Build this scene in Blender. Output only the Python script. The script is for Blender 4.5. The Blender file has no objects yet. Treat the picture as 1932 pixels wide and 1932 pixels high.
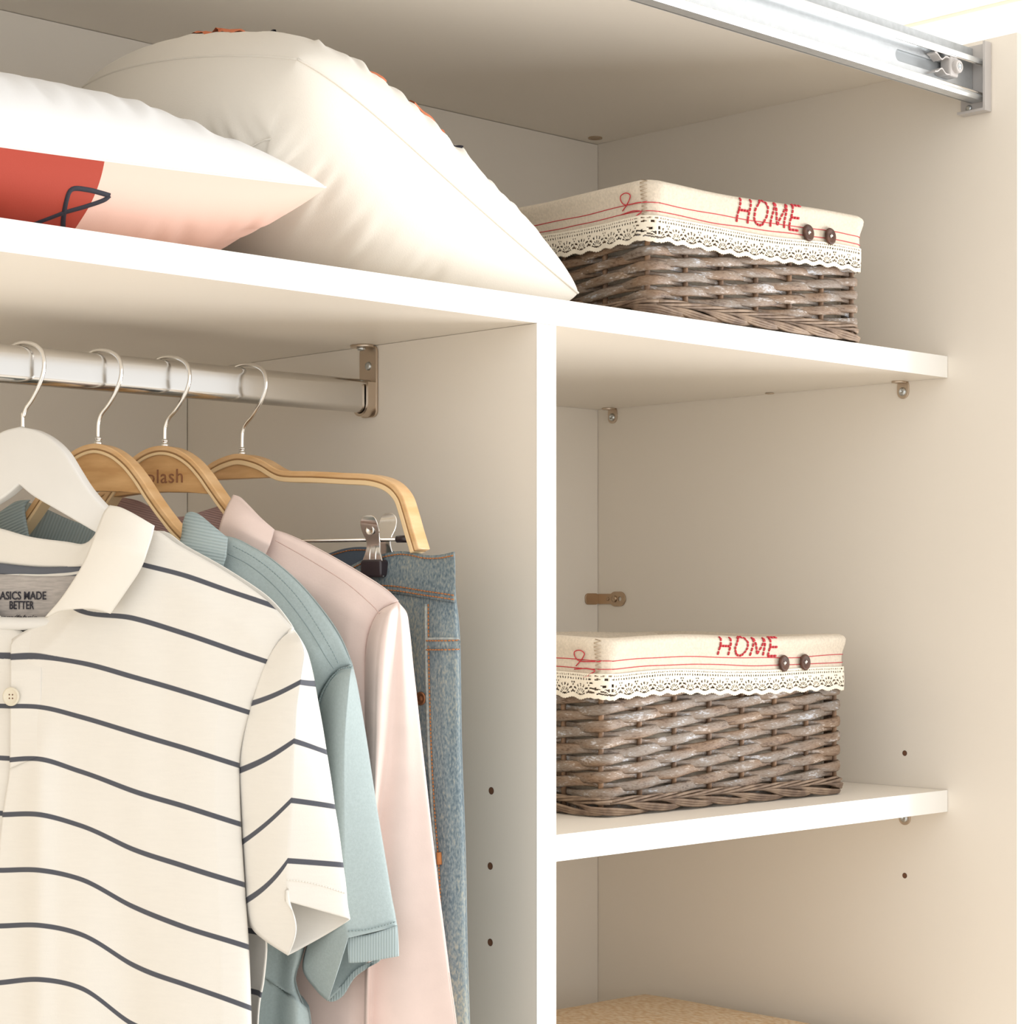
import bpy, bmesh, math, random
from mathutils import Vector, Matrix, noise
from mathutils.bvhtree import BVHTree
random.seed(7)
C = bpy.context.scene.collection
R_ = math.radians
# ------------------------------------------------------------------ camera, light, exposure
YAW = R_(45.89)
FX, FY = math.cos(YAW), math.sin(YAW)
FOC, HCX, HOR = 3834.0, 966.0, 1131.0
CAM = Vector((-1.189, -1.197, 1.5))
cd = bpy.data.cameras.new('camera'); cam = bpy.data.objects.new('camera', cd); C.objects.link(cam)
cam.location = CAM; cam.rotation_euler = (R_(90), 0, YAW - R_(90))
cd.sensor_width = 36; cd.lens = 36 * FOC / 1932; cd.shift_y = (HOR - 966) / 1932
cd.clip_start = .05; cd.clip_end = 60
bpy.context.scene.camera = cam
vs = bpy.context.scene.view_settings
vs.view_transform = 'Standard'; vs.look = 'None'; vs.gamma = 1; vs.use_curve_mapping = False
vs.exposure = 0.07
w = bpy.data.worlds.new('world'); bpy.context.scene.world = w; w.use_nodes = True
bg = w.node_tree.nodes['Background']; bg.inputs[0].default_value = (1, .995, .985, 1); bg.inputs[1].default_value = 1.28
def area(name, loc, target, sx, sy, power, col=(1, 1, 1)):
    l = bpy.data.lights.new(name, 'AREA'); l.shape = 'RECTANGLE'; l.size = sx; l.size_y = sy
    l.energy = power; l.color = col
    o = bpy.data.objects.new(name, l); C.objects.link(o); o.location = loc
    o.rotation_euler = (Vector(target) - Vector(loc)).to_track_quat('-Z', 'Y').to_euler()
    return o
area('window_light', (2.9, -1.80, .72), (.1, .1, 1.75), 1.8, 1.3, 112, (.965, .98, 1))

# ------------------------------------------------------------------ geometry helpers
def ray(px, py):
    u = (px - HCX) / FOC; v = (HOR - py) / FOC
    return Vector((FX + u * FY, FY - u * FX, v))
def hit(px, py, p0, n):
    d = ray(px, py); return CAM + d * ((Vector(p0) - CAM).dot(n) / d.dot(n))
def onX(px, py, x): return hit(px, py, (x, 0, 0), Vector((1, 0, 0)))
def onY(px, py, y): return hit(px, py, (0, y, 0), Vector((0, 1, 0)))
def onZ(px, py, z): return hit(px, py, (0, 0, z), Vector((0, 0, 1)))

def tag(o, label=None, cat=None, group=None, kind=None):
    if label: o['label'] = label
    if cat: o['category'] = cat
    if group: o['group'] = group
    if kind: o['kind'] = kind
    return o
def empty(name, loc, label, cat, rz=0, group=None):
    o = bpy.data.objects.new(name, None); C.objects.link(o); o.location = loc; o.rotation_euler = (0, 0, rz)
    o.empty_display_size = .02
    return tag(o, label, cat, group)
def put(name, me, mat, parent=None, local=False, smooth=True, angle=None):
    """link a mesh; if parented and not local its coordinates are world ones"""
    o = bpy.data.objects.new(name, me); C.objects.link(o)
    if mat is not None:
        if isinstance(mat, (list, tuple)):
            for m in mat: me.materials.append(m)
        else: me.materials.append(mat)
    if smooth:
        me.polygons.foreach_set('use_smooth', [True] * len(me.polygons))
    if angle is not None: me.set_sharp_from_angle(angle=R_(angle))
    if parent is not None:
        o.parent = parent
        if not local:
            p = parent; m = Matrix.Identity(4)
            while p is not None:
                if p.type == 'EMPTY':
                    m = Matrix.Translation(p.location) @ Matrix.Rotation(p.rotation_euler.z, 4, 'Z') @ m
                p = p.parent
            o.matrix_parent_inverse = Matrix.Identity(4)
            me.transform(m.inverted())
    return o
class MB:
    def __init__(s): s.v = []; s.f = []
    def add(s, vs, fs):
        b = len(s.v); s.v += [tuple(x) for x in vs]; s.f += [tuple(b + i for i in f) for f in fs]
    def box(s, x0, x1, y0, y1, z0, z1):
        s.add([(x0,y0,z0),(x1,y0,z0),(x1,y1,z0),(x0,y1,z0),(x0,y0,z1),(x1,y0,z1),(x1,y1,z1),(x0,y1,z1)],
              [(0,3,2,1),(4,5,6,7),(0,1,5,4),(1,2,6,5),(2,3,7,6),(3,0,4,7)])
    def tube(s, pts, r, n=8, cap=True):
        pts = [Vector(p) for p in pts]; rr = r if isinstance(r, (list, tuple)) else [r] * len(pts)
        b = len(s.v); prev = None
        for i, p in enumerate(pts):
            t = (pts[min(i + 1, len(pts) - 1)] - pts[max(i - 1, 0)]).normalized()
            if prev is None:
                a = t.orthogonal().normalized()
            else:
                a = (prev - t * prev.dot(t)).normalized()
            prev = a; c = t.cross(a)
            for k in range(n):
                g = 2 * math.pi * k / n
                s.v.append(tuple(p + (a * math.cos(g) + c * math.sin(g)) * rr[i]))
        for i in range(len(pts) - 1):
            for k in range(n):
                s.f.append((b + i*n + k, b + i*n + (k+1) % n, b + (i+1)*n + (k+1) % n, b + (i+1)*n + k))
        if cap:
            s.f.append(tuple(b + k for k in range(n))[::-1]); e = b + (len(pts) - 1) * n
            s.f.append(tuple(e + k for k in range(n)))
    def lathe(s, prof, axis_o, axis, n=20):
        axis = Vector(axis).normalized(); a = axis.orthogonal().normalized(); c = axis.cross(a); b = len(s.v); o = Vector(axis_o)
        for (r, h) in prof:
            for k in range(n):
                g = 2 * math.pi * k / n
                s.v.append(tuple(o + axis * h + (a * math.cos(g) + c * math.sin(g)) * r))
        for i in range(len(prof) - 1):
            for k in range(n):
                s.f.append((b + i*n + k, b + i*n + (k+1) % n, b + (i+1)*n + (k+1) % n, b + (i+1)*n + k))
        s.f.append(tuple(b + k for k in range(n))[::-1]); e = b + (len(prof) - 1) * n
        s.f.append(tuple(e + k for k in range(n)))
    def mesh(s, name='m'):
        me = bpy.data.meshes.new(name); me.from_pydata(s.v, [], s.f); me.update(); return me
def bevel(o, w_, seg=2):
    m = o.modifiers.new('bevel', 'BEVEL'); m.width = w_; m.segments = seg; m.limit_method = 'ANGLE'; m.angle_limit = R_(40)
    return o
def plate(outer, holes, half, M, bev=0.0, res=1):
    """flat plate from 2D outlines (curve fill), extruded +-half, placed with matrix M"""
    cu = bpy.data.curves.new('plate', 'CURVE'); cu.dimensions = '2D'; cu.fill_mode = 'BOTH'
    cu.extrude = max(half - bev, 0); cu.bevel_depth = bev; cu.bevel_resolution = res; cu.offset = -bev
    for pl in [outer] + list(holes):
        sp = cu.splines.new('POLY'); sp.points.add(len(pl) - 1)
        for q, p in zip(sp.points, pl): q.co = (p[0], p[1], 0, 1)
        sp.use_cyclic_u = True
    ob = bpy.data.objects.new('tmp', cu); C.objects.link(ob)
    dg = bpy.context.evaluated_depsgraph_get(); me = bpy.data.meshes.new_from_object(ob.evaluated_get(dg))
    bpy.data.objects.remove(ob); bpy.data.curves.remove(cu)
    me.materials.clear(); me.transform(M); return me
def text_mesh(body, size, depth, bold=0.0, sx=1.0, spacing=1.0, shear=0.0):
    cu = bpy.data.curves.new('txt', 'FONT'); cu.body = body; cu.size = size; cu.extrude = depth; cu.offset = bold
    cu.space_character = spacing; cu.shear = shear; cu.resolution_u = 3
    ob = bpy.data.objects.new('tmp', cu); C.objects.link(ob)
    dg = bpy.context.evaluated_depsgraph_get(); me = bpy.data.meshes.new_from_object(ob.evaluated_get(dg))
    bpy.data.objects.remove(ob); bpy.data.curves.remove(cu); me.materials.clear()
    me.transform(Matrix.Scale(sx, 4, (1, 0, 0))); return me
def stadium(cx, cy, hw, hh, n=8):
    """rounded bar outline; radius = smaller half size"""
    r = min(hw, hh) * .999; p = []
    for (sx, sy, a0) in ((1, -1, -90), (1, 1, 0), (-1, 1, 90), (-1, -1, 180)):
        for k in range(n + 1):
            a = R_(a0 + 90 * k / n); p.append((cx + sx * (hw - r) + r * math.cos(a), cy + sy * (hh - r) + r * math.sin(a)))
    return p
def rrect(cx, cy, hw, hh, r, n=5):
    p = []
    for (sx, sy, a0) in ((1, -1, -90), (1, 1, 0), (-1, 1, 90), (-1, -1, 180)):
        for k in range(n + 1):
            a = R_(a0 + 90 * k / n); p.append((cx + sx * (hw - r) + r * math.cos(a), cy + sy * (hh - r) + r * math.sin(a)))
    return p
def cr(pts, t):
    """Catmull-Rom through pts, t in 0..1 by index"""
    n = len(pts) - 1; x = max(0, min(.999999, t)) * n; i = int(x); f = x - i
    p1, p2 = pts[i], pts[i + 1]
    p0 = pts[i - 1] if i > 0 else tuple(2 * a - b for a, b in zip(p1, p2))
    p3 = pts[i + 2] if i + 2 <= n else tuple(2 * b - a for a, b in zip(p1, p2))
    return tuple(.5 * (2*b + (c - a) * f + (2*a - 5*b + 4*c - d) * f*f + (3*b - a - 3*c + d) * f**3) for a, b, c, d in zip(p0, p1, p2, p3))
def arc(pts, n):
    """resample smooth curve to n+1 points by arc length"""
    m = max(60, n * 4); s = [cr(pts, i / m) for i in range(m + 1)]; L = [0]
    for i in range(m): L.append(L[-1] + math.dist(s[i], s[i + 1]))
    out = []; j = 0
    for k in range(n + 1):
        d = L[-1] * k / n
        while j < m - 1 and L[j + 1] < d: j += 1
        f = (d - L[j]) / max(1e-9, L[j + 1] - L[j]); out.append(tuple(a + (b - a) * f for a, b in zip(s[j], s[j + 1])))
    return out
def coons(top, right, bottom, left, nu, nv):
    """top, bottom run left to right; left, right run top to bottom; gives grid[nv+1][nu+1]"""
    T, B, L, Rr = arc(top, nu), arc(bottom, nu), arc(left, nv), arc(right, nv); g = []
    for j in range(nv + 1):
        v = j / nv; row = []
        for i in range(nu + 1):
            u = i / nu
            row.append(tuple((1-v)*T[i][k] + v*B[i][k] + (1-u)*L[j][k] + u*Rr[j][k]
                - ((1-u)*(1-v)*T[0][k] + u*(1-v)*T[-1][k] + (1-u)*v*B[0][k] + u*v*B[-1][k]) for k in (0, 1)))
        g.append(row)
    return g
def lerp_table(xs, ys, x):
    if x <= xs[0]: return ys[0] + (ys[1]-ys[0])/(xs[1]-xs[0])*(x-xs[0])
    for i in range(len(xs) - 1):
        if x <= xs[i+1] or i == len(xs) - 2:
            return ys[i] + (ys[i+1]-ys[i])/(xs[i+1]-xs[i])*(x-xs[i])
def sm(a, b, x):
    t = max(0, min(1, (x - a) / (b - a))); return t * t * (3 - 2 * t)
def attr(me, name, vals):
    a = me.attributes.new(name, 'FLOAT', 'POINT'); a.data.foreach_set('value', vals)

# ------------------------------------------------------------------ materials
def nt(name):
    m = bpy.data.materials.new(name); m.use_nodes = True; t = m.node_tree
    return m, t, t.nodes['Principled BSDF']
def N(t, typ, **kw):
    n = t.nodes.new(typ)
    for k, v in kw.items(): setattr(n, k, v)
    return n
def mk(name, col, rough=.6, metal=0, var=.0, vscale=8, bump=0, bscale=300, dist=.0005, sheen=0, stretch=(1,1,1), col2=None, spec=.5, coat=0, detail=4, trans=0):
    m, t, b = nt(name); L = t.links
    b.inputs['Roughness'].default_value = rough; b.inputs['Metallic'].default_value = metal
    b.inputs['Specular IOR Level'].default_value = spec; b.inputs['Coat Weight'].default_value = coat
    if sheen: b.inputs['Sheen Weight'].default_value = sheen; b.inputs['Sheen Roughness'].default_value = .6
    if trans:
        b.inputs['Subsurface Weight'].default_value = trans; b.inputs['Subsurface Radius'].default_value = (.004, .003, .002); b.inputs['Subsurface Scale'].default_value = 1
    tc = N(t, 'ShaderNodeTexCoord'); mp = N(t, 'ShaderNodeMapping'); mp.inputs['Scale'].default_value = stretch
    L.new(tc.outputs['Object'], mp.inputs[0])
    if var or col2:
        no = N(t, 'ShaderNodeTexNoise'); no.inputs['Scale'].default_value = vscale; no.inputs['Detail'].default_value = detail
        L.new(mp.outputs[0], no.inputs['Vector'])
        cr_ = N(t, 'ShaderNodeValToRGB'); c2 = col2 or tuple(c * (1 - var) for c in col)
        cr_.color_ramp.elements[0].color = (*c2, 1); cr_.color_ramp.elements[1].color = (*col, 1)
        cr_.color_ramp.elements[0].position = .35; cr_.color_ramp.elements[1].position = .65
        L.new(no.outputs['Fac'], cr_.inputs[0]); L.new(cr_.outputs[0], b.inputs['Base Color'])
    else: b.inputs['Base Color'].default_value = (*col, 1)
    if bump:
        nb = N(t, 'ShaderNodeTexNoise'); nb.inputs['Scale'].default_value = bscale; nb.inputs['Detail'].default_value = 3
        L.new(mp.outputs[0], nb.inputs['Vector'])
        bp = N(t, 'ShaderNodeBump'); bp.inputs['Strength'].default_value = bump; bp.inputs['Distance'].default_value = dist
        L.new(nb.outputs['Fac'], bp.inputs['Height']); L.new(bp.outputs[0], b.inputs['Normal'])
    return m
LAM = mk('white_laminate', (.885, .822, .73), .40, bump=.12, bscale=420, dist=.0002, spec=.35)
LAMEDGE = mk('laminate_edge', (.92, .90, .85), .4, spec=.4)
BROWN = mk('particle_board', (.16, .07, .035), .8)
CHROME = mk('chrome', (.78, .76, .73), .13, 1)
HOOK = mk('hook_steel', (.82, .81, .79), .12, 1)
NICKEL = mk('nickel', (.62, .52, .42), .33, 1, bump=.1, bscale=500)
BRASSY = mk('bronze_nickel', (.50, .38, .27), .35, 1)
ZINC = mk('zinc_screw', (.62, .66, .68), .3, 1)
ALU = mk('galvanised_rail', (.70, .72, .73), .42, .8, bump=.1, bscale=220, dist=.0003, var=.06, vscale=140)
GREYP = mk('grey_plastic', (.55, .52, .50), .45)
SLOTG = mk('slot_grey', (.42, .44, .45), .5, .4)
WHITEP = mk('white_painted_wood', (.84, .83, .80), .42, var=.05, vscale=14)
def wood(name, c1, c2):
    return mk(name, c1, .42, col2=c2, vscale=26, stretch=(1, 1, 5), bump=.15, bscale=90, coat=.15, detail=8)
WOOD = wood('beech_wood', (.74, .45, .20), (.60, .33, .13))
WOODR = wood('beech_rim', (.83, .55, .29), (.72, .43, .19))
WOODL = mk('ply_light', (.88, .65, .37), .45)
WOODD = mk('ply_glue_line', (.33, .18, .07), .6)
INK = mk('branded_ink', (.30, .13, .06), .6)
CREAMCUSH = mk('cream_cotton', (.85, .80, .715), .85, bump=.35, bscale=900, dist=.0004, sheen=.2, trans=.0)
ORANGE = mk('orange_embroidery', (.72, .22, .10), .9, bump=.5, bscale=900)
BLACK = mk('black_ink', (.018, .018, .03), .7)
LINEN = mk('linen', (.74, .645, .52), .9, var=.13, vscale=420, bump=.6, bscale=700, dist=.0006, sheen=.1, spec=.2)
LACE = mk('cotton_lace', (.88, .80, .66), .9, bump=.4, bscale=1200, dist=.0004)
RED = mk('red_thread', (.55, .03, .045), .7)
COCO = mk('coconut_button', (.12, .055, .035), .5, var=.5, vscale=120, spec=.25)
THREAD = mk('white_thread', (.9, .88, .82), .7)
PINK = mk('pink_cotton', (.86, .70, .64), .88, bump=.2, bscale=600, dist=.0004, var=.05, vscale=40, sheen=.1, spec=.2)
PINKD = mk('pink_inside', (.62, .40, .37), .9)
BLUE = mk('blue_grey_pique', (.40, .475, .475), .9, bump=.45, bscale=900, dist=.0004, var=.08, vscale=500, spec=.2)
DARKTAPE = mk('grey_tape', (.13, .14, .165), .85)
HEATHER = mk('heather_grey', (.52, .48, .45), .9, col2=(.40, .37, .35), vscale=90, stretch=(1, 1, 7))
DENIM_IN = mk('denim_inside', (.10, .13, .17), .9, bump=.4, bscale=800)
STITCH = mk('orange_stitch', (.50, .19, .06), .8)
COPPER = mk('copper_rivet', (.35, .16, .08), .4, .8)
BLKPL = mk('black_vinyl', (.03, .02, .025), .3, coat=.3)
BUTTONC = mk('cream_button', (.80, .74, .60), .35, coat=.3)
KNIT = None
def ribbed(name, col, dark, scale, rot=0, rough=.9):
    m, t, b = nt(name); L = t.links; b.inputs['Roughness'].default_value = rough
    a = N(t, 'ShaderNodeAttribute'); a.attribute_name = 'rib'
    mu = N(t, 'ShaderNodeMath', operation='MULTIPLY'); mu.inputs[1].default_value = scale; L.new(a.outputs['Fac'], mu.inputs[0])
    sn = N(t, 'ShaderNodeMath', operation='SINE'); L.new(mu.outputs[0], sn.inputs[0])
    mr = N(t, 'ShaderNodeMapRange'); mr.inputs[1].default_value = -1; mr.inputs[2].default_value = 1; L.new(sn.outputs[0], mr.inputs[0])
    mx = N(t, 'ShaderNodeMix', data_type='RGBA'); mx.inputs[6].default_value = (*dark, 1); mx.inputs[7].default_value = (*col, 1)
    L.new(mr.outputs[0], mx.inputs[0]); L.new(mx.outputs[2], b.inputs['Base Color'])
    bp = N(t, 'ShaderNodeBump'); bp.inputs['Strength'].default_value = .6; bp.inputs['Distance'].default_value = .0006
    L.new(mr.outputs[0], bp.inputs['Height']); L.new(bp.outputs[0], b.inputs['Normal'])
    return m
BLUERIB = ribbed('blue_grey_rib', (.42, .50, .505), (.33, .405, .41), 2 * math.pi)
PINKRIB = ribbed('pink_striped_inside', (.62, .42, .385), (.50, .32, .30), 2 * math.pi)
def striped(name, base, line):
    m, t, b = nt(name); L = t.links; b.inputs['Roughness'].default_value = .88; b.inputs['Sheen Weight'].default_value = .1
    a = N(t, 'ShaderNodeAttribute'); a.attribute_name = 'band'
    wv = N(t, 'ShaderNodeMath', operation='FRACT'); ad = N(t, 'ShaderNodeMath', operation='ADD'); ad.inputs[1].default_value = 100.5
    L.new(a.outputs['Fac'], ad.inputs[0]); L.new(ad.outputs[0], wv.inputs[0])
    cp = N(t, 'ShaderNodeMath', operation='SUBTRACT'); cp.inputs[1].default_value = .5; L.new(wv.outputs[0], cp.inputs[0])
    ab = N(t, 'ShaderNodeMath', operation='ABSOLUTE'); L.new(cp.outputs[0], ab.inputs[0])
    mr = N(t, 'ShaderNodeMapRange'); mr.inputs[1].default_value = .040; mr.inputs[2].default_value = .052; mr.inputs[3].default_value = 1; mr.inputs[4].default_value = 0
    L.new(ab.outputs[0], mr.inputs[0])
    tc = N(t, 'ShaderNodeTexCoord'); no = N(t, 'ShaderNodeTexNoise'); no.inputs['Scale'].default_value = 900; L.new(tc.outputs['Object'], no.inputs[0])
    no2 = N(t, 'ShaderNodeTexNoise'); no2.inputs['Scale'].default_value = 60; mp = N(t, 'ShaderNodeMapping'); mp.inputs['Scale'].default_value = (1, 1, 9)
    L.new(tc.outputs['Object'], mp.inputs[0]); L.new(mp.outputs[0], no2.inputs[0])
    c0 = N(t, 'ShaderNodeMix', data_type='RGBA'); c0.inputs[6].default_value = tuple(c * .955 for c in base) + (1,); c0.inputs[7].default_value = (*base, 1)
    L.new(no2.outputs['Fac'], c0.inputs[0])
    mx = N(t, 'ShaderNodeMix', data_type='RGBA'); mx.inputs[7].default_value = (*line, 1)
    L.new(mr.outputs[0], mx.inputs[0]); L.new(c0.outputs[2], mx.inputs[6]); L.new(mx.outputs[2], b.inputs['Base Color'])
    bp = N(t, 'ShaderNodeBump'); bp.inputs['Strength'].default_value = .25; bp.inputs['Distance'].default_value = .0004
    L.new(no.outputs['Fac'], bp.inputs['Height']); L.new(bp.outputs[0], b.inputs['Normal'])
    return m
STRIPE = striped('striped_jersey', (.85, .82, .76), (.085, .09, .11))
CREAM = mk('cream_jersey', (.88, .845, .775), .88, bump=.2, bscale=900, dist=.0003, sheen=.1, spec=.2)
def denim():
    m, t, b = nt('washed_denim'); L = t.links; b.inputs['Roughness'].default_value = .9
    tc = N(t, 'ShaderNodeTexCoord')
    n1 = N(t, 'ShaderNodeTexNoise'); n1.inputs['Scale'].default_value = 15; n1.inputs['Detail'].default_value = 5
    n2 = N(t, 'ShaderNodeTexNoise'); n2.inputs['Scale'].default_value = 700; n2.inputs['Detail'].default_value = 2
    mp = N(t, 'ShaderNodeMapping'); mp.inputs['Scale'].default_value = (1, 1, .45)
    L.new(tc.outputs['Object'], mp.inputs[0]); L.new(mp.outputs[0], n1.inputs[0]); L.new(mp.outputs[0], n2.inputs[0])
    ra = N(t, 'ShaderNodeValToRGB'); e = ra.color_ramp.elements
    e[0].position = .36; e[0].color = (.085, .125, .155, 1); e[1].position = .64; e[1].color = (.36, .355, .29, 1)
    x = e.new(.5); x.color = (.19, .235, .25, 1)
    mu = N(t, 'ShaderNodeMix', data_type='FLOAT'); mu.inputs[0].default_value = .52
    L.new(n1.outputs['Fac'], mu.inputs[2]); L.new(n2.outputs['Fac'], mu.inputs[3]); L.new(mu.outputs[0], ra.inputs[0]); L.new(ra.outputs[0], b.inputs['Base Color'])
    bp = N(t, 'ShaderNodeBump'); bp.inputs['Strength'].default_value = .5; bp.inputs['Distance'].default_value = .0005
    L.new(n2.outputs['Fac'], bp.inputs['Height']); L.new(bp.outputs[0], b.inputs['Normal'])
    return m
DENIM = denim()
DENIML = mk('denim_edge', (.44, .46, .42), .9, col2=(.25, .29, .30), vscale=300, bump=.4, bscale=700)
def wicker():
    m, t, b = nt('grey_washed_willow'); L = t.links; b.inputs['Roughness'].default_value = .6
    tc = N(t, 'ShaderNodeTexCoord'); oi = N(t, 'ShaderNodeObjectInfo')
    mp = N(t, 'ShaderNodeMapping'); mp.inputs['Scale'].default_value = (1, 1, 3.5); L.new(tc.outputs['Object'], mp.inputs[0])
    rm = N(t, 'ShaderNodeMath', operation='MULTIPLY'); rm.inputs[1].default_value = 40; L.new(oi.outputs['Random'], rm.inputs[0]); L.new(rm.outputs[0], mp.inputs['Location'])
    n1 = N(t, 'ShaderNodeTexNoise'); n1.inputs['Scale'].default_value = 38; n1.inputs['Detail'].default_value = 6; L.new(mp.outputs[0], n1.inputs[0])
    n2 = N(t, 'ShaderNodeTexNoise'); n2.inputs['Scale'].default_value = 260; n2.inputs['Detail'].default_value = 4; L.new(mp.outputs[0], n2.inputs[0])
    mi = N(t, 'ShaderNodeMix', data_type='FLOAT'); mi.inputs[0].default_value = .4; L.new(n1.outputs['Fac'], mi.inputs[2]); L.new(n2.outputs['Fac'], mi.inputs[3])
    ra = N(t, 'ShaderNodeValToRGB'); e = ra.color_ramp.elements
    e[0].position = .34; e[0].color = (.085, .052, .034, 1); e[1].position = .62; e[1].color = (.50, .50, .52, 1)
    x = e.new(.44); x.color = (.215, .160, .118, 1); x = e.new(.56); x.color = (.27, .225, .185, 1)
    n3 = N(t, 'ShaderNodeTexNoise'); n3.inputs['Scale'].default_value = 16; L.new(mp.outputs[0], n3.inputs[0])
    r3 = N(t, 'ShaderNodeValToRGB'); r3.color_ramp.elements[0].position = .38; r3.color_ramp.elements[0].color = (1.0, .80, .62, 1); r3.color_ramp.elements[1].position = .6; r3.color_ramp.elements[1].color = (1, 1.02, 1.05, 1)
    L.new(n3.outputs['Fac'], r3.inputs[0]); mm = N(t, 'ShaderNodeMix', data_type='RGBA', blend_type='MULTIPLY'); mm.inputs[0].default_value = .9
    L.new(mi.outputs[0], ra.inputs[0]); L.new(ra.outputs[0], mm.inputs[6]); L.new(r3.outputs[0], mm.inputs[7]); L.new(mm.outputs[2], b.inputs['Base Color'])
    bp = N(t, 'ShaderNodeBump'); bp.inputs['Strength'].default_value = .6; bp.inputs['Distance'].default_value = .0006
    L.new(n2.outputs['Fac'], bp.inputs['Height']); L.new(bp.outputs[0], b.inputs['Normal'])
    return m
WICK = wicker()
STAKE = mk('willow_stake', (.30, .17, .09), .6, col2=(.15, .09, .055), vscale=60)
ROPE = mk('willow_border', (.34, .24, .165), .6, col2=(.17, .11, .075), vscale=70, bump=.4, bscale=300)

# ------------------------------------------------------------------ the setting
def struct(name, mb, m): return tag(put(name, mb.mesh(name), m, smooth=False), kind='structure')
WALLM = mk('wall_paint', (.90, .88, .84), .9); FLOORM = mk('floor_boards', (.80, .72, .62), .5, var=.1, vscale=6, stretch=(8, 1, 1))
b = MB(); b.box(-4, 4, -5, .56, -.05, 0); struct('floor', b, FLOORM)
b = MB(); b.box(-4, 4, -.8, 2.6, 2.5, 2.56); struct('ceiling', b, WALLM)
b = MB(); b.box(1.765, 1.772, -.8, 2.6, 2.494, 2.4999); struct('trim_1', b, mk('trim_paint', (.90, .80, .62), .8))
b = MB(); b.box(-4, .9, .53, .56, 0, 2.5); struct('wall_back', b, WALLM)

ZS, ZB = 1.7518, 1.7296          # main shelf top and underside
ZT = 2.0512                      # underside of the top panel
YB = .4986                       # back panel face
XR = .600                        # right side panel face
wr = empty('wardrobe', (-.16, .2, 0), 'white laminate wardrobe carcass with open compartments, bare side panels and divider', 'wardrobe')
MXP = Matrix(((0, 0, 1, 0), (1, 0, 0, 0), (0, 1, 0, 0), (0, 0, 0, 1)))     # 2D (y,z) plate, thickness along X
def circle(cx, cy, r, n=14): return [(cx + r * math.cos(2 * math.pi * k / n), cy + r * math.sin(2 * math.pi * k / n)) for k in range(n)]
def merge(meshes):
    bm = bmesh.new()
    for m_ in meshes: bm.from_mesh(m_); bpy.data.meshes.remove(m_)
    me = bpy.data.meshes.new('merged'); bm.to_mesh(me); bm.free(); return me
# right side panel: holed face layer + core
hr = [onX(1707, 1421, XR), onX(1707, 1652, XR)]
lay = plate([(-.082, 0), (YB + .03, 0), (YB + .03, 2.071), (-.082, 2.071)], [circle(p.y, p.z, .0027) for p in hr], .004, Matrix.Translation((XR + .004, 0, 0)) @ MXP)
b = MB(); b.box(XR + .008, XR + .022, -.082, YB + .03, 0, 2.071)
put('side_panel', merge([lay, b.mesh()]), LAM, wr, smooth=False)
for p in hr:
    b = MB(); b.lathe([(.0030, .0001), (.0027, .0001), (.0027, .0072), (.0001, .0074)], (XR - .0002, p.y, p.z), (1, 0, 0), 14); put('peg_hole', b.mesh(), BROWN, wr, smooth=False)
# divider: left face layer with holes
hd = [onX(927, 1492, 0), onX(925, 1634, 0), onX(925, 1778, 0)]
lay = plate([(0, 0.06), (YB, .06), (YB, ZB - .0003), (0, ZB - .0003)], [circle(p.y, p.z, .0029) for p in hd], .004, Matrix.Translation((.004, 0, 0)) @ MXP)
b = MB(); b.box(.008, .022, 0, YB, .06, ZB - .0003)
put('divider_panel', merge([lay, b.mesh()]), LAM, wr, smooth=False)
b = MB(); b.box(-.0003, .0223, -.0006, .0004, .06, ZB - .0003)
tag(put('edge_band', b.mesh(), LAMEDGE, wr, smooth=False), 'bright white front edge band of the divider')
for p in hd:
    b = MB(); b.lathe([(.0032, .0001), (.0029, .0001), (.0029, .0072), (.0001, .0074)], (-.0002, p.y, p.z), (1, 0, 0), 14); put('peg_hole', b.mesh(), BROWN, wr, smooth=False)
b = MB(); b.box(-.95, -.928, -.082, YB + .03, 0, 2.071); put('side_panel', b.mesh(), LAM, wr, smooth=False)
b = MB(); b.box(-.928, XR, -.016, YB + .03, ZT, 2.071); bevel(put('top_panel', b.mesh(), LAM, wr, smooth=False), .0006)
b = MB(); b.box(-.928, XR, 0, YB, .0, .06); put('plinth', b.mesh(), LAM, wr, smooth=False)
for (x0, x1, z0, z1) in ((-.928, -.0006, .06, ZB), (.0226, XR - .0007, .06, ZB), (-.928, XR - .0007, ZS, ZT - .0006)):
    b = MB(); b.box(x0, x1, YB, YB + .006, z0, z1); put('back_panel', b.mesh(), LAM, wr, smooth=False)
b = MB(); b.box(-.928, XR, YB + .007, YB + .012, .06, ZT); put('back_cleat', b.mesh(), BROWN, wr, smooth=False)
# cam cover under top panel in the corner
p = onZ(1123, 260, ZT)
b = MB(); b.lathe([(.0085, 0), (.0085, .0012), (.0055, .0012), (.005, .0004), (.001, .0004)], (p.x, p.y, ZT), (0, 0, -1), 20)
tag(put('cam_cover', b.mesh(), BRASSY, wr), 'small round metal fastener under the top panel')

def shelf(label, x0, x1, y0, z0, z1, nm='wardrobe_shelf'):
    e = empty(nm, ((x0 + x1) / 2, .2, z0), label, 'shelf')
    b = MB(); b.box(x0, x1, y0 + .0006, YB - .0004, z0, z1); put('board', b.mesh(), LAM, e, smooth=False)
    b = MB(); b.box(x0, x1, y0, y0 + .0006, z0, z1); tag(put('edge_band', b.mesh(), LAMEDGE, e, smooth=False), 'bright white front edge')
    return e
shelf('long white shelf across both compartments, holding the cushions and the upper basket', -.9275, XR - .0006, 0, ZB, ZS)
shelf('short white shelf right of the divider, holding the lower wicker basket', .0226, XR - .0006, 0, 1.2803, 1.3026)
shelf('bottom white shelf under the folded cream knit, just below the picture', .0226, XR - .0006, 0, .968, .990)

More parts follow.
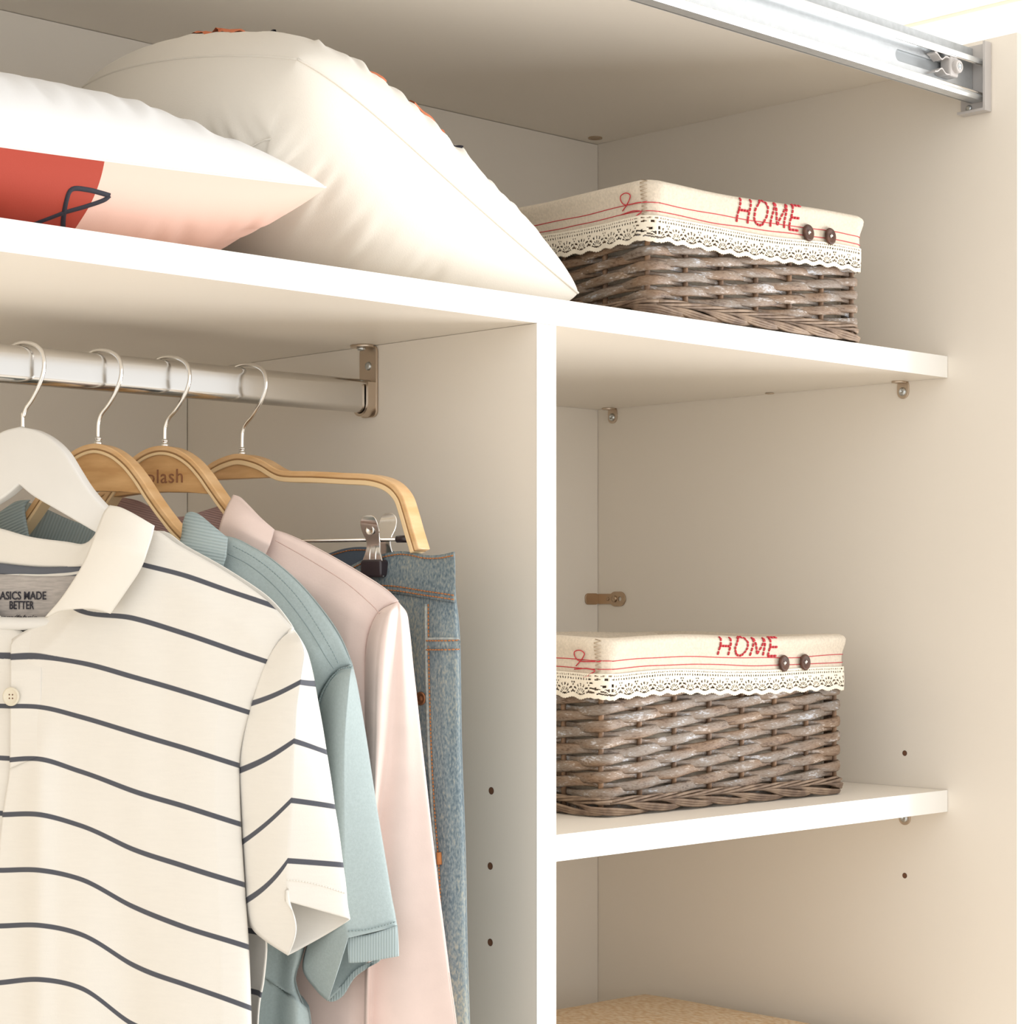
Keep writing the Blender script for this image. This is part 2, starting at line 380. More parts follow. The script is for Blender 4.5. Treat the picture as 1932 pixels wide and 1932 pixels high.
# shelf brackets on the right panel
def shelf_bracket(cx, z, label, flip=False, face=XR):
    e = empty('shelf_bracket', (face, cx, z), label, 'bracket')
    pl = plate(stadium(cx, z - .0075, .0072, .0105), [], .001, Matrix.Translation((face - .001, 0, 0)) @ MXP, .0004)
    fl = plate(stadium(face - .0085, cx, .0083, .0072), [], .001, Matrix.Translation((0, 0, z - .001)), .0004)
    put('plate', merge([pl, fl]), NICKEL, e, angle=35)
    b = MB(); b.lathe([(.0044, 0), (.0044, .001), (.0034, .0022), (.0016, .0022), (.0013, .0012)], (face - .002, cx, z - .0105), (-1, 0, 0), 18)
    put('screw', b.mesh(), ZINC, e)
p = onX(1157, 768, XR); shelf_bracket(p.y, ZB, 'small nickel shelf bracket in the back corner above the bare compartment')
p = onX(1705, 720, XR); shelf_bracket(p.y, ZB, 'small nickel shelf bracket near the front end of the long shelf')
p = onX(1708, 1543, XR); shelf_bracket(p.y, 1.2803, 'small metal bracket peeping out beneath the short shelf')
p = onX(1465, 741, XR)
b = MB(); b.lathe([(.005, 0), (.005, .0008), (.003, .0012)], (p.x - .012, p.y, ZB - .0004), (0, 0, -1), 16)
tag(put('cam_cover', b.mesh(), NICKEL, wr), 'small fastener under the long shelf')

# corner strap across the back joint
zs = onY(1128, 1130, YB).z
e = empty('corner_strap', (XR - .01, YB, zs), 'small bronze metal strap screwed across the back corner above the lower basket', 'bracket')
MYP = Matrix(((1, 0, 0, 0), (0, 0, -1, 0), (0, 1, 0, 0), (0, 0, 0, 1)))   # 2D (x,z), thickness along -Y
xl = onY(1103, 1130, YB).x; yr = onX(1178, 1130, XR).y
m1 = plate(rrect((xl + XR) / 2, zs, (XR - xl) / 2, .0068, .005), [], .0008, Matrix.Translation((0, YB - .0009, 0)) @ MYP, .0004)
m2 = plate(rrect((yr + YB) / 2 + .006, zs, (YB - yr) / 2 - .006, .0062, .003), [], .0008, Matrix.Translation((XR - .0009, 0, 0)) @ MXP, .0004)
m3 = plate(stadium(yr + .010, zs, .013, .0088), [circle(yr + .006, zs, .0028)], .0009, Matrix.Translation((XR - .0011, 0, 0)) @ MXP, .0004)
put('strap', merge([m1, m2, m3]), BRASSY, e, angle=35)
b = MB(); b.lathe([(.0042, 0), (.004, .0014), (.0022, .0024), (.0012, .0016)], (XR - .0018, yr + .0145, zs), (-1, 0, 0), 16); put('screw', b.mesh(), BRASSY, e)
b = MB(); b.lathe([(.0024, 0), (.002, .0008), (.0008, .0003)], (XR - .0018, yr + .026, zs), (-1, 0, 0), 14); put('screw', b.mesh(), BRASSY, e)

# ------------------------------------------------------------------ sliding door rail
rl = empty('sliding_door_rail', (-.17, -.045, 2.0), 'silver metal sliding door rail along the wardrobe top front', 'rail')
zb, zt = 2.0075, 2.0635
X0, X1 = -.927, XR - .004
L_ = X1 - X0
sl = onY(1742, 107, -.040); ss = .034
me = plate([(X0, zb), (X1, zb), (X1, zt), (X0, zt)], [stadium(sl.x + .012, zb + .0255, .048, .0060)], .0008, Matrix.Translation((0, -.0405, 0)) @ MYP)
put('channel_web', me, ALU, rl, smooth=False)
def extr(prof, x0, x1):
    b = MB(); n = len(prof)
    b.add([(x0, y, z) for y, z in prof] + [(x1, y, z) for y, z in prof], [(i, (i+1) % n, n + (i+1) % n, n + i) for i in range(n)] + [tuple(range(n))[::-1], tuple(range(n, 2*n))])
    return b
def bead(yc, zc, ry, rz, n=12): return [(yc + ry * math.cos(2*math.pi*k/n), zc + rz * math.sin(2*math.pi*k/n)) for k in range(n)]
b = extr([(-.0405, zb), (-.054, zb), (-.056, zb + .003), (-.055, zb + .0055), (-.053, zb + .004), (-.050, zb + .0022), (-.0405, zb + .0018)], X0, X1)
put('lower_lip', b.mesh(), ALU, rl, angle=30)
b = extr(bead(-.0545, zb + .0068, .0013, .0013), X0, X1 + .0015); put('lower_bead', b.mesh(), CHROME, rl, angle=50)
b = extr([(-.0405, zt - .0135), (-.054, zt - .0135), (-.056, zt - .0165), (-.055, zt - .0195), (-.053, zt - .018), (-.050, zt - .0155), (-.0405, zt - .0153)], X0, X1)
put('upper_lip', b.mesh(), ALU, rl, angle=30)
b = extr(bead(-.0530, zt - .0195, .0014, .0014), X0, X1 + .0015); put('upper_bead', b.mesh(), CHROME, rl, angle=50)
b = extr(bead(-.0440, zt - .0105, .0012, .0012), X0, X1 + .0015); put('upper_bead', b.mesh(), CHROME, rl, angle=50)
b = MB(); b.box(X0, X1, -.0416, -.0412, zt - .0088, zt); put('upper_flange', b.mesh(), mk('dull_galvanised', (.50, .52, .53), .6, .5, var=.12, vscale=200), rl, smooth=False)
b = MB(); b.box(X0, X1, -.0385, -.030, zb + .004, zt - .002); put('rear_flange', b.mesh(), SLOTG, rl, smooth=False)
# end cap
capo = plate(rrect(-.0440, (zb + zt) / 2 - .0035, .0172, .0345, .005), [], .0016, Matrix.Translation((XR - .0018, 0, 0)) @ MXP, .0005)
b = MB(); b.box(XR - .012, XR - .0005, -.0615, -.0585, zb - .009, zt + .003)
b.box(XR - .012, XR - .0005, -.0615, -.028, zb - .0115, zb - .0085)
cap = bevel(put('end_cap', merge([capo, b.mesh()]), GREYP, rl, smooth=False), .0012)
b = MB(); b.lathe([(.0036, 0), (.003, .0016), (.0012, .0016)], (XR - .0036, -.037, zb - .0045), (-1, 0, 0), 14); put('screw', b.mesh(), ZINC, rl)
# stopper clip
stp = onY(1805, 124, -.048)
sx, sz = stp.x, stp.z
b = MB(); b.box(sx - .006, sx + .009, -.0535, -.041, sz - .010, sz + .010)
bevel(put('stopper', b.mesh(), GREYP, rl, smooth=False), .002, 3)
b = MB(); b.lathe([(.0066, 0), (.0066, .0035), (.0058, .0045), (.0022, .0045), (.0018, .003)], (sx + .004, -.0535, sz), (0, -1, 0), 24); ro = put('roller', b.mesh(), GREYP, rl, angle=40)
b = MB(); b.lathe([(.0034, .0040), (.0032, .0052), (.0014, .0052), (.0010, .0042)], (sx + .004, -.0535, sz), (0, -1, 0), 16); put('screw', b.mesh(), ZINC, ro)
for s_ in (1, -1):
    pts = [cr([(sx - .004, sz + s_*.008), (sx - .012, sz + s_*.0085), (sx - .019, sz + s_*.0045), (sx - .026, sz + s_*.0085), (sx - .031, sz + s_*.0095)], k / 12) for k in range(13)]
    b = MB(); n = len(pts)
    vv = [(x, y, z) for (x, z) in pts for y in (-.0525, -.0425)] + [(x, y, z - .0014) for (x, z) in pts for y in (-.0525, -.0425)]
    ff = []
    for i in range(n - 1):
        ff += [(2*i, 2*i+2, 2*i+3, 2*i+1), (2*n+2*i, 2*n+2*i+1, 2*n+2*i+3, 2*n+2*i+2), (2*i, 2*n+2*i, 2*n+2*i+2, 2*i+2), (2*i+1, 2*i+3, 2*n+2*i+3, 2*n+2*i+1)]
    ff += [(0, 1, 2*n+1, 2*n), (2*n-2, 4*n-2, 4*n-1, 2*n-1)]
    b.add(vv, ff); put('spring_arm', b.mesh(), GREYP, rl, angle=40)

rl.location.y += .009

# ------------------------------------------------------------------ hanging rod
YR, ZR = .214, 1.6835
rd = empty('hanging_rod', (-.47, YR, ZR - .02), 'oval chrome hanging rod carrying the four clothes hangers', 'clothes rod')
prof = [(YR + y, ZR + z) for y, z in stadium(0, 0, .0075, .0152, 8)]
put('rod', extr(prof, -.926, -.0012).mesh(), mk('rod_chrome', (.64, .62, .59), .17, 1), rd, angle=30)
def rod_bracket(x, sgn):
    o1 = plate(rrect(YR, (ZB + ZR - .019) / 2, .0118, (ZB - ZR + .019) / 2, .006), [], .0012, Matrix.Translation((x - sgn * .0013, 0, 0)) @ MXP, .0004)
    # cradle round the rod
    arcp = [(YR + .0115 * math.cos(a), ZR - .006 + .0125 * math.sin(a) * (1.0 if math.sin(a) < 0 else 1.5)) for a in [R_(175 + 190 * k / 14) for k in range(15)]]
    inn = [(YR + .0088 * math.cos(a), ZR - .006 + .0100 * math.sin(a)) for a in [R_(365 - 190 * k / 14) for k in range(15)]]
    o2 = plate([(YR - .0115, ZR + .012)] + arcp + [(YR + .0115, ZR + .012), (YR + .0088, ZR + .012)] + inn + [(YR - .0088, ZR + .012)], [], .0055, Matrix.Translation((x - sgn * .0062, 0, 0)) @ MXP)
    o3 = plate(stadium(x - sgn * .009, YR, .0088, .0118), [], .0011, Matrix.Translation((0, 0, ZB - .0012)), .0004)
    o = put('bracket', merge([o1, o2, o3]), NICKEL, rd, angle=35)
    b = MB(); b.lathe([(.0040, 0), (.0034, .0014), (.0014, .0014)], (x - sgn * .0024, YR - .001, ZR + .0275), (-sgn, 0, 0), 18)
    b.lathe([(.0040, 0), (.0036, .0024), (.0014, .003)], (x - sgn * .010, YR, ZB - .0022), (0, 0, -1), 18)
    put('screw', b.mesh(), ZINC, o, smooth=True)
rod_bracket(-.0005, 1); rod_bracket(-.9275, -1)

# ------------------------------------------------------------------ cushions
class Cushion:
    def __init__(s, A, B, Cc, D, T, floor, pinch=.07, up=1, seed=1, wr_=.003, ex=.42, Tup=None, Tlo=None, rnd=0):
        s.rnd = rnd
        s.P = [Vector(p) for p in (A, B, Cc, D)]; s.fl = floor; s.pi = pinch; s.seed = seed; s.w = wr_; s.ex = ex
        s.n = ((s.P[1] - s.P[0]).cross(s.P[3] - s.P[0])).normalized()
        if s.n.z < 0: s.n = -s.n
        s.Tu = Tup or T; s.Tl = Tlo or T
    def at(s, u, v, side):
        """u: A->B , v: A->D , each -1..1"""
        u2 = u * (1 - s.pi * (1 - v * v)); v2 = v * (1 - s.pi * (1 - u * u))
        rr_ = s.rnd * ((1 + u) / 2) ** 3; u2, v2 = u2 * math.sqrt(1 - rr_ * v * v / 2), v2 * math.sqrt(1 - rr_ * u * u / 2)
        a, b_ = (u2 + 1) / 2, (v2 + 1) / 2
        p = s.P[0] * (1-a)*(1-b_) + s.P[1] * a*(1-b_) + s.P[2] * a*b_ + s.P[3] * (1-a)*b_
        k = max(0, (1 - u*u) * (1 - v*v))
        h = k ** s.ex
        ed = min(1 - abs(u), 1 - abs(v))
        wv = 0
        if s.w:
            al = v if (1 - abs(u)) < (1 - abs(v)) else u
            fall = math.exp(-((ed - .20) / .17) ** 2)
            q = .34 * noise.noise(Vector((al * 7 + s.seed * 3.1, ed * 2.2, side * 2.0 + s.seed))) + .62 * noise.noise(Vector((al * 15 + ed * 5 + s.seed, ed * 2.0, side * 3.0))) * sm(.02, .12, ed)
            q2 = noise.noise(Vector((u * 2.2 + s.seed, v * 2.2, side * 1.7)))
            wv = s.w * (q * 2.2 * fall + q2 * 1.2 * min(1, ed * 3))
        p = p + s.n * (side * (h * (s.Tu if side > 0 else s.Tl) + wv * min(1, k * 6)))
        if p.z < s.fl: p.z = s.fl + (p.z - s.fl) * .004
        return p
    def mesh(s, nn=72):
        vs = []; fs = []; uu = []; vv = []; sd = []
        par = [math.sin(math.pi / 2 * (2 * i / nn - 1)) for i in range(nn + 1)]
        for side in (1, -1):
            b = len(vs)
            for j in range(nn + 1):
                for i in range(nn + 1):
                    vs.append(tuple(s.at(par[i], par[j], side))); uu.append(par[i]); vv.append(par[j]); sd.append(side)
            for j in range(nn):
                for i in range(nn):
                    q = (b + j*(nn+1) + i, b + j*(nn+1) + i + 1, b + (j+1)*(nn+1) + i + 1, b + (j+1)*(nn+1) + i)
                    fs.append(q if side > 0 else q[::-1])
        me = bpy.data.meshes.new('cushion'); me.from_pydata(vs, [], fs); me.update()
        attr(me, 'cu', uu); attr(me, 'cv', vv); attr(me, 'cs', sd)
        return me
def ribbon(pts, norms, wd, th=.0006):
    """flat printed/embroidered stroke lying on a surface"""
    b = MB(); n = len(pts); V = []
    for i, p in enumerate(pts):
        t = (pts[min(i+1, n-1)] - pts[max(i-1, 0)]).normalized(); sd = t.cross(norms[i]).normalized()
        w_ = wd[i] if isinstance(wd, list) else wd
        V += [p - sd * w_ - norms[i] * th, p - sd * w_ * .7 + norms[i] * th, p + sd * w_ * .7 + norms[i] * th, p + sd * w_ - norms[i] * th]
    F_ = [(4*i+k, 4*i+4+k, 4*i+5+k, 4*i+1+k) for i in range(n-1) for k in range(3)]
    b.add(V, F_); return b

# big cream cushion, tilted, its right corner down on the shelf
A = onY(1090, 553, .032); B = onY(556, 70, .012)
Cc = Vector((-.235, .375, 1.965)); D = Vector((.075, .385, 1.80))
big = Cushion(A, B, Cc, D, .085, ZS + .001, .03, seed=2, wr_=.0048, Tup=.070, Tlo=.115, ex=.36, rnd=.5)
bc = empty('cream_cushion', (-.07, .2, ZS), 'large cream cotton cushion leaning on its side between the white cushion and the upper basket', 'cushion')
put('cover', big.mesh(130), CREAMCUSH, bc)
b = MB(); b.tube([big.at(-1 + 2 * k / 60, -1, 1) + Vector((0, -.0006, 0)) for k in range(61)], .0011, 6)
b.tube([big.at(1, -1 + 2 * k / 60, 1) for k in range(61)], .0011, 6)
put('seam', b.mesh(), CREAMCUSH, bc)
def on_c(c, pts, side, n=24):
    P, Nn = [], []
    for k in range(n + 1):
        u, v = cr(pts, k / n); p = c.at(u, v, side); e_ = .01
        d1 = c.at(u + e_, v, side) - p; d2 = c.at(u, v + e_, side) - p
        nn = d1.cross(d2).normalized()
        if nn.dot(c.n) * side < 0: nn = -nn
        P.append(p + nn * .0006); Nn.append(nn)
    return P, Nn
P, Nn = on_c(big, [(.80, -.80), (.79, -.3), (.78, .3)], -1)
b = MB(); b.tube(P, .0007, 6); put('hem_seam', b.mesh(), CREAMCUSH, bc)
for pts, wd, m_ in (([(-.04, -.76), (.05, -.77), (.15, -.75)], .010, ORANGE), ([(.86, -.35), (.85, -.1), (.84, .12)], .012, ORANGE), ([(.36, -.78), (.46, -.76)], .008, ORANGE),
                 ([(-.16, -.84), (-.13, -.80), (-.08, -.80)], .0016, BLACK), ([(.10, -.62), (.16, -.60)], .0016, BLACK), ([(.86, -.55), (.84, -.42)], .0016, BLACK)):
    P, Nn = on_c(big, pts, 1)
    tag(put('embroidery', ribbon(P, Nn, wd, .0009).mesh(), m_, bc), 'orange embroidery' if m_ is ORANGE else 'black embroidery')

# white / pink / red cushion lying flat at the front
A2 = onY(615, 353, .018)
B2 = Vector((-.635, .020, 1.800)); C2 = Vector((-.63, .395, 1.815)); D2 = Vector((-.235, .385, 1.812))
fc = Cushion(A2, B2, C2, D2, .08, ZS + .0008, .05, seed=5, wr_=.0033, Tup=.084, Tlo=.084, ex=.44)
m, t, bs = nt('colour_block_print'); L = t.links; bs.inputs['Roughness'].default_value = .75; bs.inputs['Sheen Weight'].default_value = .1
def at_(n): a = N(t, 'ShaderNodeAttribute'); a.attribute_name = n; return a
asd = at_('cs'); toc = N(t, 'ShaderNodeTexCoord'); sx_ = N(t, 'ShaderNodeSeparateXYZ'); L.new(toc.outputs['Object'], sx_.inputs[0])
su = N(t, 'ShaderNodeMath', operation='MULTIPLY_ADD'); su.inputs[1].default_value = .20; su.inputs[2].default_value = .018 - .048 * .20; L.new(sx_.outputs['Z'], su.inputs[0])
gr = N(t, 'ShaderNodeMath', operation='LESS_THAN'); L.new(sx_.outputs['X'], gr.inputs[0]); L.new(su.outputs[0], gr.inputs[1])
mx = N(t, 'ShaderNodeMix', data_type='RGBA'); mx.inputs[6].default_value = (.84, .56, .465, 1); mx.inputs[7].default_value = (.40, .044, .02, 1); L.new(gr.outputs[0], mx.inputs[0])
gs = N(t, 'ShaderNodeMath', operation='GREATER_THAN'); gs.inputs[1].default_value = 0; L.new(asd.outputs['Fac'], gs.inputs[0])
mx2 = N(t, 'ShaderNodeMix', data_type='RGBA'); mx2.inputs[7].default_value = (.85, .85, .85, 1); L.new(mx.outputs[2], mx2.inputs[6]); L.new(gs.outputs[0], mx2.inputs[0]); L.new(mx2.outputs[2], bs.inputs['Base Color'])
tc = N(t, 'ShaderNodeTexCoord'); wv = N(t, 'ShaderNodeTexNoise'); wv.inputs['Scale'].default_value = 1200; L.new(tc.outputs['Object'], wv.inputs[0])
bp = N(t, 'ShaderNodeBump'); bp.inputs['Strength'].default_value = .15; bp.inputs['Distance'].default_value = .0003; L.new(wv.outputs['Fac'], bp.inputs['Height']); L.new(bp.outputs[0], bs.inputs['Normal'])
PRINT = m
fe = empty('printed_cushion', (-.42, .2, ZS), 'white satin cushion with pink and red colour blocks lying flat at the front left', 'cushion')
fme = fc.mesh(120); put('cover', fme, PRINT, fe)
bvh = BVHTree.FromPolygons([tuple(Vector(v.co) + fe.location) for v in fme.vertices], [tuple(p.vertices) for p in fme.polygons])
def drawn(path, n, bv):
    P, Nn = [], []
    for k in range(n + 1):
        x, y = cr(path, k / n); d = ray(x, y).normalized(); h = bv.ray_cast(CAM, d)
        if h[0] is not None:
            nn = h[1] if h[1].dot(d) < 0 else -h[1]; P.append(h[0] + nn * .0004); Nn.append(nn)
    return P, Nn
for path in ([(122, 450), (119, 420), (125, 380), (136, 357), (165, 358), (190, 364), (207, 369)], [(207, 369), (195, 378), (160, 390), (125, 400), (95, 411), (60, 424)]):
    P, Nn = drawn(path, 30, bvh)
    if len(P) > 3: tag(put('printed_line', ribbon(P, Nn, .0018, .0003).mesh(), BLACK, fe), 'black scribbled line on the red block')
b = MB(); b.tube([fc.at(-1 + 2*k/60, -1, 1) for k in range(61)], .0008, 6); put('seam', b.mesh(), THREAD, fe)

# ------------------------------------------------------------------ wicker baskets
def basket(front_left, ang, W, Dp, H, pitch, nfront, nside, label, home_s, home_z, buttons, seed, taper=.0):
    rnd = random.Random(seed)
    c, s_ = math.cos(ang), math.sin(ang)
    ctr = Vector((front_left[0] + c * W/2 - s_ * Dp/2, front_left[1] + s_ * W/2 + c * Dp/2, front_left[2]))
    root = empty('wicker_basket', ctr, label, 'basket', rz=ang, group=None)
    rc = .006
    # base loop, starting at the front left corner
    loop = []      # (pos along, x, y, nx, ny)
    seg = [(-W/2 + rc, -Dp/2, 1, 0, W - 2*rc, 0, -1), (W/2, -Dp/2 + rc, 0, 1, Dp - 2*rc, 1, 0), (W/2 - rc, Dp/2, -1, 0, W - 2*rc, 0, 1), (-W/2, Dp/2 - rc, 0, -1, Dp - 2*rc, -1, 0)]
    per = 2 * (W + Dp) - 8 * rc + 2 * math.pi * rc
    def base(d):
        d = d % per
        for k, (x, y, tx, ty, ln, nx, ny) in enumerate(seg):
            if d <= ln: return x + tx*d, y + ty*d, nx, ny
            d -= ln; q = math.pi / 2 * rc
            if d <= q:
                a = d / rc; cx, cy = x + tx*ln - nx*rc, y + ty*ln - ny*rc
                n2 = (nx*math.cos(a) + tx*math.sin(a), ny*math.cos(a) + ty*math.sin(a))
                return cx + n2[0]*rc, cy + n2[1]*rc, n2[0], n2[1]
            d -= q
        return base(0)
    def pt(d, o, z):
        x, y, nx, ny = base(d); k = 1 + taper * (z - H) / H
        return Vector(((x + nx*o) * k, (y + ny*o) * k, z))
    def fr(sx): return sx - rc            # distance along loop for a position sx along the front
    # stakes: at corners and evenly between
    q = math.pi/2*rc; st = []
    d0 = -q/2
    for (ln, n_) in ((W - 2*rc + q, nfront), (Dp - 2*rc + q, nside), (W - 2*rc + q, nfront), (Dp - 2*rc + q, nside)):
        for i in range(n_): st.append(d0 + ln * i / n_)
        d0 += ln
    nst = len(st); Hw = H - .005
    for i, d in enumerate(st):
        b = MB(); j = rnd.uniform(-.0012, .0012)
        b.tube([pt(d + j * (1 - k/4), -.0006, .004 + (Hw - .006) * k / 4) for k in range(5)], .0026, 7)
        put('stake', b.mesh(), STAKE, root, local=True)
    # woven rows
    nrow = int((Hw - .020) / pitch)
    ext = st + [st[0] + per]
    for r_ in range(nrow):
        z0 = .0165 + pitch * (r_ + .5); vs = []; fs = []; M = 10
        ph = rnd.uniform(0, 9)
        for i in range(nst):
            a, b_ = ext[i], ext[i+1]
            for k in range(M):
                f = k / M; d = a + (b_ - a) * f
                sgn = 1 if (i + r_) % 2 == 0 else -1
                wv = sgn * math.cos(math.pi * f)                 # +1 outside, -1 inside
                corner = 1 if abs(base(d)[2] * base(d)[3]) > .05 else 0
                th = .0017 + .0003 * wv; hh = pitch * (.56 + .13 * wv) * (1 + .10 * noise.noise(Vector((d * 30 + ph, r_, seed))))
                off = .0034 * wv + .0004
                zz = z0 + .0016 * noise.noise(Vector((d * 9, r_ * .5, seed))) + .0016 * math.sin(math.pi * f) * (1 if sgn > 0 else -1)
                for (e1, e2) in ((1, .0), (.75, .72), (0, 1), (-.8, .6), (-.8, -.6), (0, -1), (.75, -.72)):
                    vs.append(pt(d, off + th * e1, zz + hh * e2))
        n_ = nst * M; S = 7
        for i in range(n_):
            for k in range(S): fs.append((i*S + k, ((i+1) % n_)*S + k, ((i+1) % n_)*S + (k+1) % S, i*S + (k+1) % S))
        me = bpy.data.meshes.new('weaver'); me.from_pydata([tuple(v) for v in vs], [], fs); me.update()
        put('weaver', me, WICK, root, local=True)
    # twisted border ropes and foot
    for (zz, rr, hr_, turns, off, nstr, nm) in ((.0140, .0014, .0027, int(per / .115), .0040, 4, 'twisted_border'),):
        for k in range(nstr):
            n_ = turns * 16; P = []
            for i in range(n_ + 1):
                a = 2*math.pi * (i / 16 + k / nstr); P.append(pt(per * i / n_ + .001, off + hr_ * math.cos(a), zz + hr_ * .8 * math.sin(a) + .0008 * noise.noise(Vector((i * .1, k, seed)))))
            b = MB(); b.tube(P, rr, 6); put(nm, b.mesh(), ROPE, root, local=True)
    nl = 24
    for k in range(nl):
        b = MB(); d0_ = per * k / nl; ln_ = per / nl * 2.1; jj = rnd.uniform(-.001, .001)
        for q_ in (-1, 0, 1):
            cp = [(d0_, .0015, .0125), (d0_ + ln_*.2, .0045, .0105), (d0_ + ln_*.45, .0078 + q_*.0006, .0062 + q_*.0022), (d0_ + ln_*.75, .0070 + q_*.0006, .0034 + q_*.0016), (d0_ + ln_, .0015, .0045 + jj)]
            b.tube([pt(d_, o_, max(.0019, z_ + jj)) for d_, o_, z_ in [cr(cp, i / 16) for i in range(17)]], .0015, 6)
        put('foot_loop', b.mesh(), ROPE, root, local=True)
    # bottom board of rods
    b = MB()
    for i in range(int(Dp / .012)):
        y = -Dp/2 + .008 + .012 * i; b.tube([(-W/2 + .004, y, .006), (W/2 - .004, y, .006)], .0035, 6)
    tag(put('basket_floor', b.mesh(), WICK, root, local=True), kind='stuff')
    # linen liner: one folded-over sheet
    def wob(d, z): return .0013 * noise.noise(Vector((d * 18, z * 30, seed))) + .0022 * noise.noise(Vector((d * 6, z * 5, seed + 4)))
    def hem(d): return .0016 * noise.noise(Vector((d * 10, 3, seed)))
    def skirt(d, depth, extra=0):
        """depth below the rim top, on the outer face"""
        if depth < .007:
            a = depth / .007 * math.pi / 2; o = .0015 + .0105 * math.sin(a); z = H - .0055 + .0055 * math.cos(a)
            o += extra * math.sin(a); z += extra * math.cos(a)
        else: o = .0078 + .0042 * (1 - sm(.007, .024, depth)) + extra; z = H - .0055 - (depth - .007)
        bow = .0045 * noise.noise(Vector((d * 6, 1.0, seed + 9)))
        return pt(d, o + wob(d, depth), z + bow)
    prof = [('in', .012), ('in', .035), ('in', H * .5), ('in', H - .012), ('in', H - .004)] + [('out', x) for x in (.0005, .002, .0035, .005, .007, .011, .015, .019, .023, .028, .033, .037)]
    n_ = 260; vs = []; fs = []
    for i in range(n_):
        d = per * i / n_
        for (k, v) in prof:
            if k == 'in': vs.append(tuple(pt(d, -.0115 + wob(d, v) + (.0075 if v > H - .006 else 0), v)))
            else: vs.append(tuple(skirt(d, v)))
    S = len(prof)
    for i in range(n_):
        for k in range(S - 1): fs.append((i*S + k, ((i+1) % n_)*S + k, ((i+1) % n_)*S + k + 1, i*S + k + 1))
    fs.append(tuple(i*S for i in range(n_))[::-1])
    me = bpy.data.meshes.new('liner'); me.from_pydata(vs, [], fs); me.update()
    lo = put('linen_liner', me, LINEN, root, local=True)
    # lace: thin mesh with real openings
    P_ = .0205; nper = round(per / P_); P_ = per / nper; res = .00072; cols = int(per / res); rows = 33; LH = .0245
    def hole(u, v):      # u within +-P/2, v from the bottom, metres
        u *= 1000; v *= 1000; p = P_ * 1000; x = u % 2.7 - 1.35
        if x*x + ((v - 22.2) / .8)**2 < .60: return True
        x = (u + 1.2) % 3.4 - 1.7
        if x*x + (v - 19.2)**2 < .85: return True
        if (u / 3.6)**2 + ((v - 5.0) / .85)**2 < 1: return True
        rr = math.hypot(u, v - 4.2); an = math.degrees(math.atan2(v - 4.2, u))
        if 8 < an < 172:
            k = (an - 8) % 23.4 - 11.7
            if abs(k) < 6.6 and 3.4 < rr < 6.6: return True
            if abs(k) < 5.2 and 8.0 < rr < 10.6: return True
        uu = abs(u) - p / 2
        for (a, c_) in ((0, 13.6), (1.6, 11.0), (0, 8.6), (1.4, 15.8)):
            if (abs(uu) - a)**2 + (v - c_)**2 < .75: return True
        return False
    def low(u):         # scalloped edge height in metres
        a = math.cos(2*math.pi * u / P_); return .0020 * (1 - a) / 2 + .0009 * (1 - abs(math.sin(math.pi * u / P_ * 7)))
    vs = []; fs = []
    for i in range(cols):
        d = per * i / cols; u = (d + P_/2) % P_ - P_/2; lw = low(u)
        for j in range(rows + 1):
            v = lw + (LH - lw) * j / rows
            fl = .0030 * noise.noise(Vector((d * 45, 2, seed))) * (1 - v / LH)
            vs.append(tuple(skirt(d, .0585 - v + hem(d), .0012 + fl)))
    for i in range(cols):
        d = per * (i + .5) / cols; u = (d + P_/2) % P_ - P_/2; lw = low(u)
        for j in range(rows):
            v = lw + (LH - lw) * (j + .5) / rows
            if not hole(u, v): fs.append((i*(rows+1) + j, ((i+1) % cols)*(rows+1) + j, ((i+1) % cols)*(rows+1) + j + 1, i*(rows+1) + j + 1))
    me = bpy.data.meshes.new('lace'); me.from_pydata(vs, [], fs); me.update()
    la = put('lace_trim', me, LACE, root, local=True)
    so = la.modifiers.new('thick', 'SOLIDIFY'); so.thickness = .0007; so.offset = 0
    # red running stitches
    for dep in (.0225, .0300):
        b = MB(); b.tube([skirt(per * i / 400, dep + .0012 * noise.noise(Vector((i * .05, dep * 90, seed))), .0003) for i in range(401)], .00040, 5)
        put('red_stitching', b.mesh(), RED, lo, local=True)
    b = MB(); q0 = fr(-.003)      # loose loop of thread at the corner
    b.tube([skirt(q0 + x, y, .0012) for x, y in [cr([(.004, .0225), (-.012, .0225), (-.018, .019), (-.017, .014), (-.010, .0125), (-.005, .015), (-.008, .019), (-.018, .027)], k/30) for k in range(31)]], .0005, 5)
    b.tube([skirt(q0 + x, y, .0012) for x, y in [cr([(-.02, .030), (-.004, .029), (.002, .031), (-.003, .036), (-.008, .037)], k/20) for k in range(21)]], .0005, 5)
    put('loose_thread', b.mesh(), RED, lo, local=True)
    # corner seam
    b = MB()
    for k in range(11):
        y = .003 + .0033 * k; b.tube([skirt(fr(-.001) , y, .0005), skirt(fr(.0012), y + .0015, .0005), skirt(fr(-.001), y + .003, .0005)], .0004, 4)
    put('corner_seam', b.mesh(), mk('linen_thread', (.50, .38, .26), .9), lo, local=True)
    # HOME
    Lt = {'H': [[(0, 0), (.05, 1)], [(.62, 0), (.62, 1)], [(0, .5), (.62, .5)]],
          'O': [[(.36 + .36 * math.cos(2*math.pi*k/16), .5 + .5 * math.sin(2*math.pi*k/16)) for k in range(17)]],
          'M': [[(0, 0), (.05, 1)], [(.05, 1), (.40, .1)], [(.40, .1), (.72, 1)], [(.72, 1), (.78, 0)]],
          'E': [[(0, 0), (0, 1)], [(0, 1), (.58, 1)], [(0, .5), (.50, .5)], [(0, 0), (.58, 0)]]}
    adv = {'H': .92, 'O': 1.0, 'M': 1.08, 'E': .6}; tot = sum(adv.values())
